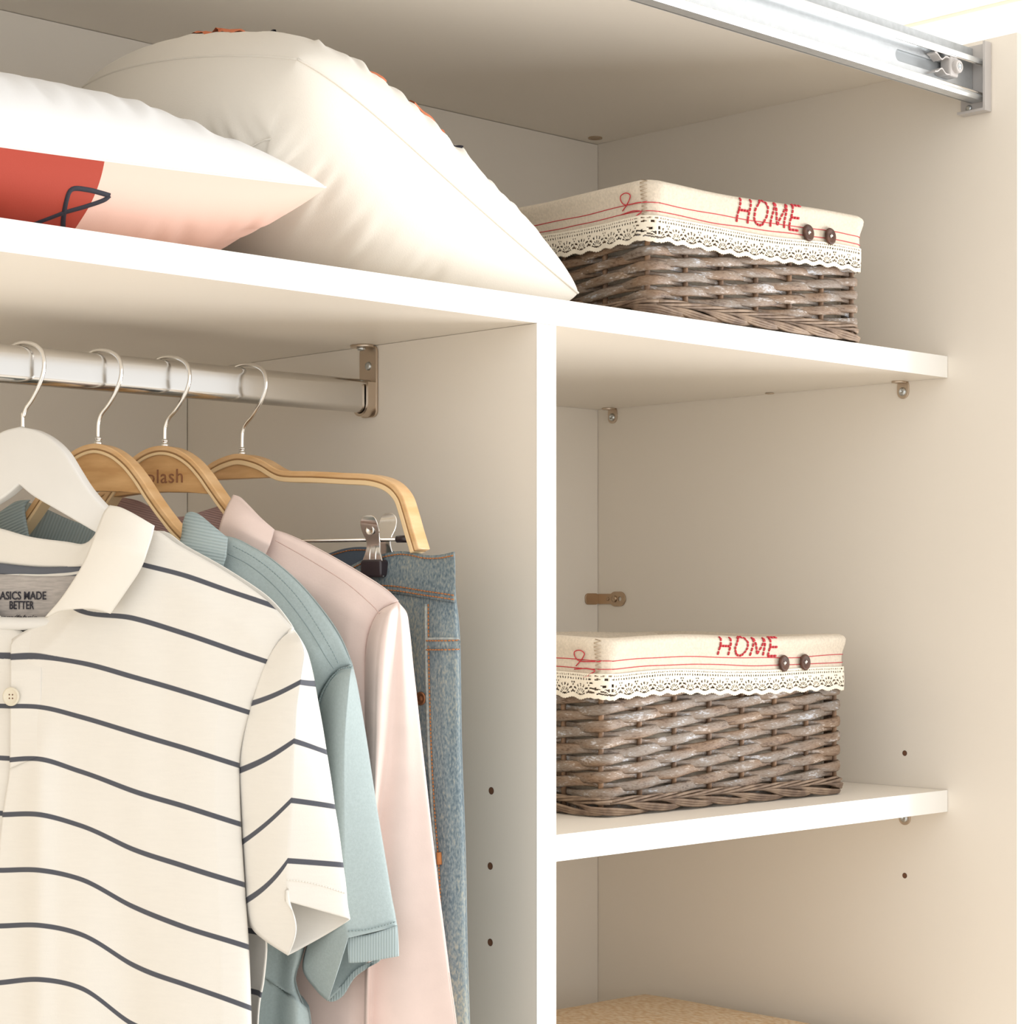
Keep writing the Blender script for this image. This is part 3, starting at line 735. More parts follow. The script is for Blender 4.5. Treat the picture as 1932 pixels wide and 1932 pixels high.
    hx0, hx1 = home_s; zt_, zb_ = home_z; sc = (hx1 - hx0) / tot; cur = 0; b = MB()
    for ch in 'HOME':
        for stroke in Lt[ch]:
            for (p0, p1) in zip(stroke, stroke[1:]):
                P0 = (hx0 + (cur + p0[0]) * sc, zb_ + (zt_ - zb_) * p0[1]); P1 = (hx0 + (cur + p1[0]) * sc, zb_ + (zt_ - zb_) * p1[1])
                ln = math.dist(P0, P1); n_ = max(1, round(ln / .0040)); jx = rnd.uniform(-.0004, .0004)
                for i in range(n_):
                    f0, f1 = (i + .06) / n_, (i + .82) / n_
                    for dx in (-.0005, .0005):
                        e0 = (P0[0] + (P1[0]-P0[0]) * f0 + jx, P0[1] + (P1[1]-P0[1]) * f0); e1 = (P0[0] + (P1[0]-P0[0]) * f1 + jx, P0[1] + (P1[1]-P0[1]) * f1)
                        vert = abs(P1[1]-P0[1]) > abs(P1[0]-P0[0])
                        ox, oz = (dx, 0) if vert else (0, dx)
                        b.tube([skirt(fr(e0[0] + ox), e0[1] + oz, .0004), skirt(fr((e0[0]+e1[0])/2 + ox), (e0[1]+e1[1])/2 + oz, .0009), skirt(fr(e1[0] + ox), e1[1] + oz, .0004)], .00062, 5)
        cur += adv[ch]
    tag(put('lettering', b.mesh(), RED, lo, local=True), 'red cross-stitched word HOME')
    for (bx, bz) in buttons:
        p0 = skirt(fr(bx), bz, .0022); b = MB()
        b.lathe([(.0062, -.0012), (.0078, -.0006), (.0082, .0006), (.0076, .0016), (.0060, .0019), (.0045, .0012), (.0015, .0011)], p0, (.10, -1, .05), 24)
        bo = put('button', b.mesh(), COCO, lo, local=True)
        b = MB(); b.tube([p0 + Vector((-.0016, -.0012, .0)), p0 + Vector((0, -.0022, .0003)), p0 + Vector((.0016, -.0012, .0006))], .0009, 6)
        b.tube([p0 + Vector((-.0006, -.0012, -.0014)), p0 + Vector((0, -.0020, .0003)), p0 + Vector((.0006, -.0012, .0016))], .0008, 6)
        tag(put('thread', b.mesh(), THREAD, bo, local=True), 'white thread')
    return root
ub_l = Vector((.1615, .022, ZS + .0005)); ub_r = Vector((.447, .002, ZS))
basket(ub_l, math.atan2(ub_r.y - ub_l.y, ub_r.x - ub_l.x), .281, .225, .1225, .0066, 6, 4,
       'smaller grey wicker basket with lace-trimmed linen liner on the long upper shelf', (.106, .192), (.004, .0262), [(.2030, .0275), (.2340, .0280)], 3)
lb_l = Vector((.150, .068, 1.3031)); lb_r = Vector((.488, .056, 1.3031))
basket(lb_l, math.atan2(lb_r.y - lb_l.y, lb_r.x - lb_l.x), .336, .25, .1620, .0077, 7, 5,
       'larger grey wicker basket with lace-trimmed linen liner on the short shelf', (.1465, .2330), (.003, .0205), [(.2415, .0280), (.2735, .0280)], 8)

# ------------------------------------------------------------------ folded knit at the bottom
def knitm():
    m, t, b = nt('cream_knit'); L = t.links; b.inputs['Roughness'].default_value = .95; b.inputs['Base Color'].default_value = (.80, .64, .45, 1)
    tc = N(t, 'ShaderNodeTexCoord'); v = N(t, 'ShaderNodeTexVoronoi'); v.inputs['Scale'].default_value = 230
    mp = N(t, 'ShaderNodeMapping'); mp.inputs['Scale'].default_value = (1, .6, 1.2); mp.inputs['Rotation'].default_value = (0, 0, .5)
    L.new(tc.outputs['Object'], mp.inputs[0]); L.new(mp.outputs[0], v.inputs[0])
    ra = N(t, 'ShaderNodeValToRGB'); ra.color_ramp.elements[0].color = (.95, .83, .66, 1); ra.color_ramp.elements[1].color = (.74, .53, .32, 1); ra.color_ramp.elements[1].position = .75
    L.new(v.outputs['Distance'], ra.inputs[0]); L.new(ra.outputs[0], b.inputs['Base Color'])
    bp = N(t, 'ShaderNodeBump'); bp.inputs['Strength'].default_value = .8; bp.inputs['Distance'].default_value = .002; bp.invert = True
    L.new(v.outputs['Distance'], bp.inputs['Height']); L.new(bp.outputs[0], b.inputs['Normal'])
    return m
KNIT = knitm()
ke = empty('knit_blanket', (.2, .2, .990), 'cream chunky knit blanket folded on the bottom shelf below the lower basket', 'blanket')
for (z0, z1, x0, x1) in ((.991, 1.031, .03, .57), (1.029, 1.0535, .028, .565)):
    vs = []; fs = []; nu, nv = 60, 40
    top = z1 > 1.04
    for j in range(nv + 1):
        for i in range(nu + 1):
            a = math.sin(math.pi/2 * (2*i/nu - 1)); c_ = math.sin(math.pi/2 * (2*j/nv - 1))
            x = (x0+x1)/2 + a * (x1-x0)/2; y = .20 + c_ * .19
            vs.append((x, y, a, c_))
    V = []
    for side in (1, -1):
        for (x, y, a, c_) in vs:
            h = max(0, (1 - a**4) * (1 - c_**4)) ** .4
            zc = (z0 + z1) / 2; hh = (z1 - z0) / 2 * h
            if top and side > 0:
                hh *= .45 + .60 * sm(.03, .13, x) - .35 * sm(.25, .56, x) + .10 * noise.noise(Vector((x*14, y*10, 0))) + .05 * noise.noise(Vector((x*40, y*30, 2)))
            V.append((x, y, zc + side * hh))
    n_ = (nu+1)*(nv+1); fs = []
    for s_ in (0, 1):
        for j in range(nv):
            for i in range(nu):
                q = (s_*n_ + j*(nu+1)+i, s_*n_ + j*(nu+1)+i+1, s_*n_ + (j+1)*(nu+1)+i+1, s_*n_ + (j+1)*(nu+1)+i); fs.append(q if s_ == 0 else q[::-1])
    me = bpy.data.meshes.new('fold'); me.from_pydata(V, [], fs); me.update(); put('folded_layer', me, KNIT, ke)

# ------------------------------------------------------------------ hangers and clothes
class Frame:
    """upright plane of one hanger: e points along the hanger towards the wardrobe front, n faces the garment's front"""
    def __init__(s, stem_px, theta, x):
        s.o = Vector((x, YR, ZR)); th = R_(theta)
        s.e = Vector((math.sin(th), -math.cos(th), 0)); s.n = Vector((-math.cos(th), -math.sin(th), 0)); s.z = Vector((0, 0, 1))
        s.M = Matrix(((s.e.x, 0, s.n.x, s.o.x), (s.e.y, 0, s.n.y, s.o.y), (0, 1, 0, s.o.z), (0, 0, 0, 1)))
    def hit(s, x, y, off=0): return hit(x, y, s.o + s.n * off, s.n)
    def loc(s, x, y, off=0):
        p = s.hit(x, y, off) - s.o; return (p.dot(s.e), p.z)
    def P(s, a, z, off=0): return s.o + s.e * a + s.z * z + s.n * off
def xrod(px):      # world x of the rod point seen at pixel column px
    u = (px - HCX) / FOC; b_ = YR - CAM.y; a = b_ * (FX + FY * u) / (FY - FX * u); return CAM.x + a
def patch(name, fr, grid, off, mat_, parent, thick=.0011, band=None, rib=None, back=False, mirror=None, label=None, drop=0):
    """cloth panel: grid of photo points laid on the garment's plane, off(u,v) metres out of it"""
    nv = len(grid) - 1; nu = len(grid[0]) - 1; V = []; bd = []; rb = []
    for j in range(nv + 1):
        for i in range(nu + 1):
            x, y = grid[j][i]; u, v = i/nu, j/nv; o = off(u, v, x, y) if callable(off) else off
            if back: p = fr.hit(x, y, 0) + fr.n * o
            else: p = fr.hit(x, y, o)
            if mirror is not None: p = p - fr.e * (2 * ((p - fr.o).dot(fr.e) - mirror))
            V.append(tuple(p)); bd.append(band(u, v, x, y) if band else 0); rb.append(rib(u, v, x, y) if rib else 0)
    F_ = [(j*(nu+1)+i, (j+1)*(nu+1)+i, (j+1)*(nu+1)+i+1, j*(nu+1)+i+1) for j in range(nv) for i in range(nu)]
    if mirror is not None: F_ = [f[::-1] for f in F_]
    me = bpy.data.meshes.new(name); me.from_pydata(V, [], F_); me.update()
    if band: attr(me, 'band', bd)
    if rib: attr(me, 'rib', rb)
    o = put(name, me, mat_, parent)
    if thick: s_ = o.modifiers.new('thick', 'SOLIDIFY'); s_.thickness = thick; s_.offset = -1 if not back else 1
    if label: o['label'] = label
    return o
def rail_loft(paths, n, m):
    """grid between consecutive guide paths (each sampled by index); n columns per span, m rows"""
    g = []
    for j in range(m + 1):
        t_ = j / m; row = []; P = [cr(p, t_) for p in paths]
        for k in range(len(P) - 1):
            for i in range(n if k < len(P) - 2 else n + 1):
                f = i / n; row.append(tuple(a + (b_ - a) * f for a, b_ in zip(P[k], P[k+1])))
        g.append(row)
    return g
def hook(fr, z0, parent, flip=1):
    k_ = fr.hk
    ctrl = [(0, z0), (0, z0 + .012), (.0006, -.040), (.004, -.0335), (.012, -.026), (.021, -.014), (.0255, -.002), (.0235, .009), (.0165, .0148), (.006, .0174), (-.005, .0170), (-.014, .0118), (-.018, .002), (-.0165, -.008)]
    b = MB(); b.tube([fr.P(a * (k_ if a > 0 else 1), z) for a, z in [cr(ctrl, k / 90) for k in range(91)]], .0017, 10)
    o = put('hook', b.mesh(), HOOK, parent)
    return o
def collar_nut(fr, z0, o):
    b = MB(); b.lathe([(.0030, -.001), (.0034, .0006), (.0030, .0022), (.0018, .003), (.0030, .004), (.0030, .0052), (.0018, .006)], fr.P(0, z0), (0, 0, 1), 16)
    put('ferrule', b.mesh(), HOOK, o)
def strip(fr, path, w0, w1, h0, h1, n=48):
    """bent lath along local path (a,z): spans normals w0..w1 (outwards), depth h0..h1 along n"""
    pts = [cr(path, k/n) for k in range(n+1)]; b = MB(); V = []
    for i, p in enumerate(pts):
        q, r_ = pts[max(i-1, 0)], pts[min(i+1, n)]; tx, tz = r_[0]-q[0], r_[1]-q[1]; l_ = math.hypot(tx, tz); nx, nz = -tz/l_, tx/l_
        for (w_, h_) in ((w0, h0), (w1, h0), (w1, h1), (w0, h1)): V.append(fr.P(p[0] + nx*w_, p[1] + nz*w_, h_))
    F_ = [(4*i+k, 4*i+(k+1) % 4, 4*i+4+(k+1) % 4, 4*i+4+k) for i in range(n) for k in range(4)] + [(3, 2, 1, 0), (4*n, 4*n+1, 4*n+2, 4*n+3)]
    b.add(V, F_); return b
def sym(pts): return [(-a, z) for a, z in reversed(pts) if a > 1e-6] + [p for p in pts]
def wood_hanger(fr, px_top, px_arm, px_panel_bottom, label, z0, word=None, px_tip=None):
    e_ = empty('wooden_hanger', fr.P(0, z0 - .09), label, 'hanger')
    top = fr.loc(*px_top); s0 = 0
    arm = [fr.loc(*p) for p in px_arm]
    right = [(0, top[1])] + arm
    path = sym(right)
    T = .0075
    r1 = strip(fr, path, -.0042, 0, -T, T, 96); o = put('bent_rim', r1.mesh(), WOODR, e_, angle=35); bevel(o, .0008)
    r2 = strip(fr, path, -.0052, -.0042, -T * .96, T * .96, 96); put('glue_line', r2.mesh(), WOODD, e_, angle=35)
    r3 = strip(fr, path, -.0076, -.0052, -T, T, 96); o = put('inner_ply', r3.mesh(), WOODL, e_, angle=35); bevel(o, .0004)
    zb_ = fr.loc(*px_panel_bottom)
    arch = [cr(path, k/96) for k in range(97)]
    inside = [(a * .93, z - .0065) for a, z in arch if z - .004 > zb_[1]]
    out = inside + [(inside[-1][0] * .55, zb_[1] + .0015), (0, zb_[1] + .0025), (inside[0][0] * .55, zb_[1] + .0015)]
    me = plate(out, [], T * .72, fr.M, .0006)
    pn = put('panel', me, WOOD, e_, angle=35)
    if word:
        me = text_mesh(word, .0165, .0003, .0, 1.02, 1.08); xs = [v.co.x for v in me.vertices]
        me.transform(Matrix.Translation((-(max(xs) + min(xs)) / 2, (top[1] + zb_[1]) / 2 - .0105, T * .72 + .0002)))
        me.transform(fr.M); tag(put('lettering', me, INK, pn, smooth=False), 'dark word burnt into the wood')
    hk = hook(fr, top[1] - .001, e_); collar_nut(fr, top[1], hk)
    return e_

# ---- frames
F1 = Frame(43, 28, xrod(43)); F2 = Frame(185, 24, xrod(185)); F3 = Frame(311, 20, xrod(311)); F4 = Frame(457, 12, xrod(457))
F1.hk, F2.hk, F3.hk, F4.hk = .74, .86, .97, 1.06

# ---- white hanger
wh = empty('white_hanger', F1.P(0, -.15), 'white painted flat wooden hanger inside the striped polo shirt', 'hanger')
outer = [F1.loc(*p) for p in [(43, 806), (72, 812), (102, 828), (128, 853), (150, 888), (172, 922), (203, 957), (250, 1000), (310, 1042), (400, 1100), (460, 1140), (490, 1175), (485, 1190)]]
inner = [F1.loc(*p) for p in [(470, 1182), (395, 1136), (300, 1074), (240, 1036), (180, 1001), (120, 966), (70, 937), (36, 915)]]
outer[0] = (0, outer[0][1]); inner[-1] = (0, inner[-1][1])
po = [cr(outer, k/60) for k in range(61)]; pi_ = [cr(inner, k/40) for k in range(41)]
half = po + pi_; full = half + [(-a, z) for a, z in reversed(half[1:-1])]
put('body', plate(full, [], .006, F1.M, .0016, 2), WHITEP, wh, angle=35)
hk = hook(F1, outer[0][1] - .001, wh)
zbar = F1.loc(40, 1177)[1]
b = MB(); b.tube([F1.P(-.19, zbar + .004), F1.P(0, zbar), F1.P(.19, zbar + .004)], .0052, 12); put('trouser_bar', b.mesh(), WHITEP, wh)

wood_hanger(F2, (188, 838), [(218, 846), (247, 867), (272, 897), (296, 934), (322, 970), (350, 1003), (400, 1046), (465, 1090), (540, 1140), (580, 1175)], (228, 932),
            'light wooden hanger in the blue-grey polo shirt', 0)
wood_hanger(F3, (311, 842), [(340, 847), (368, 864), (392, 890), (413, 920), (440, 957), (482, 1006), (560, 1056), (640, 1104), (680, 1128)], (330, 934),
            'light wooden hanger with a branded word in the pink shirt', 0, word='Splash')

# ---- trouser hanger with clips
th = empty('trouser_hanger', F4.P(0, -.12), 'wooden trouser hanger with drooping arms and a chrome clip holding the jeans', 'hanger')
q = [(0, F4.loc(457, 857)[1])] + [F4.loc(*p) for p in [(480, 860), (505, 869), (530, 884), (550, 889), (600, 890), (660, 893), (710, 896), (745, 908), (768, 932), (780, 965), (790, 1000), (801, 1036)]]
path = sym(q)
o = put('bent_rim', strip(F4, path, -.0045, 0, -.008, .008, 120).mesh(), WOODR, th, angle=35); bevel(o, .0008)
put('glue_line', strip(F4, path, -.0054, -.0045, -.0076, .0076, 120).mesh(), WOODD, th, angle=35)
o = put('inner_ply', strip(F4, path, -.0094, -.0054, -.008, .008, 120).mesh(), WOODL, th, angle=35); bevel(o, .0006)
arch = [p for p in [cr(path, k/120) for k in range(121)] if abs(p[0]) < .043]
zl = arch[0][1] - .0075
me = plate([(a, max(z - .0085, zl + .0002)) for a, z in arch] + [(arch[-1][0], zl - .001), (arch[0][0], zl - .001)], [], .0058, F4.M, .0005)
put('panel', me, WOOD, th, angle=35)
hk = hook(F4, q[0][1] - .001, th); collar_nut(F4, q[0][1], hk)
zb4 = F4.loc(760, 1017)[1]; ae = F4.loc(772, 1017)[0]
b = MB(); b.tube([F4.P(-ae, zb4), F4.P(ae, zb4)], .0016, 10); put('clip_bar', b.mesh(), CHROME, th)
for s_ in (1, -1):
    b = MB(); b.tube([F4.P(s_ * (ae - .012), zb4), F4.P(s_ * (ae + .001), zb4)], .0030, 12); tag(put('rod_end', b.mesh(), BLKPL, th), 'black rubber sleeve')
def clip(a0, zz):
    e_ = MB()
    # front and rear levers
    def lever(offs, sh, dx, dz):
        # outline in local (a,z): rounded finger pad on top, narrowing, then flared jaw
        o_ = [(.0055, 0)]
        pts = [(-.0088, -.046), (-.0088, -.030), (-.0062, -.018), (-.0058, -.006), (-.0075, .004), (-.0070, .011), (-.0035, .0155), (.0035, .0155), (.0070, .011), (.0075, .004), (.0058, -.006), (.0062, -.018), (.0088, -.030), (.0088, -.046)]
        ol = [cr(pts, k/52) for k in range(53)]
        me = plate(ol, [circle(0, .0065, .0001, 6)] if False else [], .0007, Matrix.Identity(4), .0004)
        # tilt: the top leans away from the garment, the jaw closes on it
        for v in me.vertices:
            z_ = v.co.y; out_ = offs * (.0065 * sm(-.012, .014, z_) + .0035)
            if z_ < -.012: out_ = offs * (.0035 + .0012 * math.sin((-.012 - z_) / .034 * math.pi))
            # two pressed ridges and one finger dimple
            if -.040 < z_ < -.010 and (abs(abs(v.co.x) - .003) < .0012): out_ += offs * .0008
            z_ = z_ * (.74 if z_ < 0 else 1)
            v.co = Vector((v.co.x * 1.18 + dx, z_ + dz, v.co.z + out_ + sh))
        me.transform(Matrix.Translation((a0, zz, 0))); me.transform(F4.M); return me
    return lever
lv = clip(F4.loc(720, 1017)[0], zb4)
put('clip_front', lv(1, .007, 0, .0035), CHROME, th, angle=35)
put('clip_back', lv(-1, .001, .0005, .0060), CHROME, th, angle=35)
ac = F4.loc(720, 1017)[0]
b = MB(); b.lathe([(.0046, 0), (.0044, .0006), (.003, .0002), (.001, -.0004)], F4.P(ac, zb4 + .0070, .0158), F4.n, 18); put('finger_dimple', b.mesh(), HOOK, th)
for dx in (-.0030, .0030):
    b = MB(); b.tube([F4.P(ac + dx, zb4 - .005, .0102), F4.P(ac + dx, zb4 - .012, .0117), F4.P(ac + dx, zb4 - .0255, .0128)], .0010, 8); put('pressed_ridge', b.mesh(), CHROME, th)
jz = F4.loc(712, 1073)[1]
me = plate(rrect(ac, jz, .0108, .0072, .003), [], .0085, F4.M @ Matrix.Translation((0, 0, .0065)), .0016, 2); tag(put('clip_tip', me, BLKPL, th, angle=40), 'black rubber jaw tip')

# ---- jeans (on the trouser hanger)
jn = empty('jeans', F4.P(.1, -.75), 'faded blue denim jeans clipped by the waistband beside the divider', 'jeans')
jt = [(560, 1105), (620, 1085), (655, 1071), (690, 1054), (742, 1041), (770, 1041), (800, 1047), (828, 1047), (855, 1042)]
jr = [(855, 1042), (860, 1130), (866, 1215), (869, 1400), (876, 1600), (880, 1800), (884, 1932), (890, 2200), (893, 2500)]
jl = [(560, 1105), (570, 1300), (580, 1600), (590, 1932), (600, 2500)]
jb = [(600, 2500), (740, 2500), (893, 2500)]
def joff(u, v, x, y):
    e_ = max(0, 1 - u); r_ = (min(1, e_ / .10)) ** .5
    return .002 + .012 * r_ * sm(0, .2, v + .02) + .003 * noise.noise(Vector((x * .02, y * .006, 3))) * min(1, v * 12)
g = coons(jt, jr, jb, jl, 70, 150)
main = patch('leg_front', F4, g, joff, DENIM, jn, .0016)
patch('leg_back', F4, coons(jt, [(x - 5, y) for x, y in jr], jb, jl, 40, 80), lambda u, v, x, y: -.004 - .014 * min(1, (1-u) / .1) ** .5 * sm(0, .12, v + .03), DENIM, jn, .0016, back=True)
# right-hand side past the hanger centre, mirrored half that hides behind the shirts
ml = F4.loc(560, 1105)[0]
patch('leg_front', F4, g, joff, DENIM, jn, .0016, mirror=ml)
# waistband
wbb = [(560, 1150), (620, 1140), (655, 1128), (690, 1118), (742, 1119), (800, 1128), (828, 1132), (861, 1137)]
def strip_between(top, bot, n, m):
    T_, B_ = arc(top, n), arc(bot, n); return [[tuple(a + (b_ - a) * j/m for a, b_ in zip(T_[i], B_[i])) for i in range(n+1)] for j in range(m+1)]
gw = strip_between(jt[:-1] + [(856, 1041)], wbb, 70, 12)
patch('waistband', F4, gw, lambda u, v, x, y: joff(u, (y - 1045) / 1450, x, y) + .0022 + .0006 * math.sin(v * math.pi), DENIM, jn, .0016)
def stitch(name, path, off, m_, parent, fr=F4, r=.00055, dash=.003, n=None, gapf=.7):
    P = arc(path, 200); L3 = [fr.hit(x, y, off(x, y) if callable(off) else off) for x, y in P]; b = MB(); acc = 0; i = 0
    seg_ = []
    D = [0]
    for a_, b_ in zip(L3, L3[1:]): D.append(D[-1] + (b_ - a_).length)
    def at(d):
        import bisect
        k = min(len(D) - 2, max(0, bisect.bisect_right(D, d) - 1)); f = (d - D[k]) / max(1e-9, D[k+1] - D[k]); return L3[k].lerp(L3[k+1], min(1, f))
    d = 0
    while d < D[-1] - dash * .5:
        b.tube([at(d), at(d + dash * gapf / 2) , at(d + dash * gapf)], r, 5); d += dash
    return put(name, b.mesh(), m_, parent)
def joff_px(x, y, ex=.0):
    u = 1 - max(0, (lerp_table([1042, 1130, 1215, 1400, 1600, 1800, 1932], [855, 860, 866, 869, 876, 880, 884], y) - x)) / 300
    return joff(u, (y - 1045) / 1450, x, y) + ex
for dy, nm in ((6, 0), (-13, 1), (-5, 2)):
    pth = [(x, y + 6) for x, y in jt[1:-1]] + [(855, 1048)] if nm == 0 else [(x, y + dy) for x, y in wbb]
    stitch('orange_stitching', pth, lambda x, y: joff_px(x, y, .0032), STITCH, jn)
# side seam and pocket opening, as raised welts
def welt(path, hw, ex, m_, nm, n=60):
    P = arc(path, n); pts = [F4.hit(x, y, joff_px(x, y, ex)) for x, y in P]; N_ = [F4.n] * len(pts)
    return put(nm, ribbon(pts, N_, hw, .0007).mesh(), m_, jn)
seam = [(803, 1140), (804, 1250), (806, 1330), (809, 1420), (815, 1530), (822, 1620), (826, 1700), (830, 1800), (834, 1932), (840, 2300)]
welt(seam, .0013, .0008, DENIML, 'side_seam')
stitch('orange_stitching', [(x + 5, y) for x, y in seam], lambda x, y: joff_px(x, y, .0008), STITCH, jn)
welt([(804, 1206), (835, 1205), (866, 1206)], .0012, .0009, DENIML, 'pocket_edge', 20)
welt([(806, 1216), (835, 1216), (866, 1216)], .0040, .0006, DENIM, 'pocket_welt', 20)
for yy in (1209, 1226): stitch('orange_stitching', [(804, yy), (835, yy), (867, yy - 1)], lambda x, y: joff_px(x, y, .0016), STITCH, jn)
b = MB(); b.lathe([(.0056, -.001), (.0054, .0009), (.0042, .0016), (.0034, .0010), (.0022, .0010), (.0014, .0016), (.0004, .0016)], F4.hit(794, 1318, joff_px(794, 1318)), F4.n, 20); tag(put('rivet', b.mesh(), COPPER, jn), 'copper rivet')
b = MB(); b.tube([F4.hit(828, 1608, joff_px(828, 1608, .001)), F4.hit(829, 1631, joff_px(829, 1631, .001))], .0022, 8); tag(put('bar_tack', b.mesh(), STITCH, jn), 'orange bar tack')
# inside of the back waistband
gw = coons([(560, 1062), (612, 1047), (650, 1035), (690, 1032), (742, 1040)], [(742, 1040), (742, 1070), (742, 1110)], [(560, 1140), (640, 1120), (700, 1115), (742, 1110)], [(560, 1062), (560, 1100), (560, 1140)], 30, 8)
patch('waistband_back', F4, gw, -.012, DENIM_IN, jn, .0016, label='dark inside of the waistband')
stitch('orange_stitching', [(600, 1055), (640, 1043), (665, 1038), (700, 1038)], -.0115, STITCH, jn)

# ---- striped polo
po_ = empty('polo_shirt', F1.P(0, -.80), 'cream polo shirt with thin dark stripes, nearest on the rod on the white hanger', 'shirt')
CX = 22      # photo column of the placket centre
sc_ = F1.loc(CX, 1300)[0]
colx = [0, 75, 150, 250, 350, 460]
ST = [[1062-75, 1152-75, 1242, 1332, 1435, 1537, 1642, 1747, 1854], [987, 1080, 1240, 1334, 1432, 1537, 1642, 1746, 1848], [1020, 1152, 1250, 1352, 1455, 1557, 1658, 1762, 1863],
      [1060, 1166, 1277, 1382, 1492, 1602, 1710, 1820, 1932], [1086, 1196, 1306, 1412, 1522, 1635, 1750, 1858, 1965], [1124, 1234, 1341, 1447, 1557, 1669, 1784, 1897, 2010]]
def hermite(X, Y, x):
    n = len(X); sl = [(Y[i+1]-Y[i])/(X[i+1]-X[i]) for i in range(n-1)]
    m = [sl[0]] + [(sl[i-1]*(X[i+1]-X[i]) + sl[i]*(X[i]-X[i-1]))/(X[i+1]-X[i-1]) for i in range(1, n-1)] + [sl[-1]]
    if x <= X[0]: return Y[0] + m[0]*(x-X[0])
    if x >= X[-1]: return Y[-1] + m[-1]*(x-X[-1])
    for i in range(n-1):
        if x <= X[i+1]:
            h = X[i+1]-X[i]; t = (x-X[i])/h
            return (1+2*t)*(1-t)**2*Y[i] + t*(1-t)**2*h*m[i] + t*t*(3-2*t)*Y[i+1] + t*t*(t-1)*h*m[i+1]
def vcol(col, y):
    if y >= col[-1]: return len(col) - 1 + (y - col[-1]) / 106
    if y <= col[0]: return (y - col[0]) / 100
    for k in range(len(col) - 1):
        if y <= col[k+1]: return k + (y - col[k]) / (col[k+1] - col[k])
def band1(u, v, x, y):
    vals = [vcol(c_, y) for c_ in ST]; return hermite(colx, vals, x)
def off1(u, v, x, y):
    e_ = 1 - u; edge = (.35 + .65 * min(1, e_ / .12) ** .55) * min(1, .10 + v / .05)
    b_ = .010 + .010 * sm(0, .2, v)
    fold = .006 * math.exp(-((x - (78 - v * 12)) / 26) ** 2) * sm(.08, .25, v) + .006 * math.exp(-((x - 290) / 70) ** 2) * sm(.2, .5, v) * 0 \
        - .010 * math.exp(-((x - 230 ) / 60) ** 2) * sm(.22, .6, v) + .004 * noise.noise(Vector((x * .010, y * .002, 1)))
    return .002 + (b_ + fold) * edge
top1 = [(CX, 1206), (40, 1194), (60, 1183), (90, 1160), (130, 1120), (175, 1070), (230, 1020), (288, 1000), (340, 1030), (420, 1075), (500, 1130), (553, 1186)]
right1 = [(553, 1186), (530, 1210), (505, 1250), (485, 1300), (470, 1348), (457, 1400), (452, 1450), (455, 1555), (462, 1670), (470, 1790), (475, 1932), (480, 2200), (482, 2650)]
bot1 = [(CX - 60, 2650), (240, 2660), (482, 2650)]
left1 = [(CX, 1206), (CX - 2, 1420), (CX - 24, 1600), (CX - 40, 1932), (CX - 60, 2650)]
g1 = coons(top1, right1, bot1, left1, 100, 190)
patch('body_front', F1, g1, off1, STRIPE, po_, .0012, band=band1)
patch('body_front', F1, g1, lambda u, v, x, y: off1(u, v, x, y) - .0035, STRIPE, po_, .0012, band=lambda u, v, x, y: band1(0, 0, 60, y if x < 80 else y - (x - 80) * .05), mirror=F1.loc(CX - 1, 1300, .017)[0])
topb = [(CX, 1082), (80, 1082), (150, 1072), (215, 1030), (288, 1000), (340, 1030), (420, 1075), (500, 1130), (553, 1186)]
rb1 = [(553, 1186), (510, 1250), (480, 1348), (465, 1450), (470, 1600), (484, 1720), (502, 1775), (497, 1850), (486, 1932), (482, 2200), (484, 2650)]
gb = coons(topb, rb1, bot1, [(CX, 1082), (CX, 1500), (CX - 12, 2650)], 50, 120)
offb = lambda u, v, x, y: -.002 - .020 * min(1, (1-u) / .15) ** .6 * min(1, .5 + v * 10)
patch('body_back', F1, gb, offb, STRIPE, po_, .0012, band=lambda u, v, x, y: band1(0, 0, 459, y + 20 + (460 - x) * .05) if y > 1300 else .5, back=True)
patch('body_back', F1, gb, offb, STRIPE, po_, .0012, band=lambda u, v, x, y: .5, back=True, mirror=sc_)
# placket band and button
pl_t = [(CX - 2, 1215), (30, 1203), (50, 1190), (74, 1176)]
def plo(u, v, x, y): return off1(.2, (y - 1200) / 1450, x, y) + .0022
gp = coons(pl_t, [(74, 1176), (78, 1250), (77, 1340), (72, 1428)], [(CX - 4, 1450), (46, 1447), (72, 1446)], [(CX - 2, 1215), (CX - 3, 1330), (CX - 4, 1450)], 16, 50)
patch('placket', F1, gp, plo, STRIPE, po_, .0012, band=band1)
bp_ = F1.hit(22, 1314, plo(0, 0, 22, 1314) + .001)
b = MB(); b.lathe([(.0060, -.001), (.0072, 0), (.0074, .0012), (.0064, .0020), (.0056, .0016), (.0048, .0010), (.001, .0010)], bp_, F1.n, 28); bt = tag(put('button', b.mesh(), BUTTONC, po_), 'cream four-hole button')
b = MB()
for (i, j) in ((1, 1), (1, -1), (-1, 1), (-1, -1)): b.lathe([(.0007, .0008), (.0006, .0012)], bp_ + F1.e * i * .0014 + F1.z * j * .0014, F1.n, 8)
put('button_holes', b.mesh(), BROWN, bt)
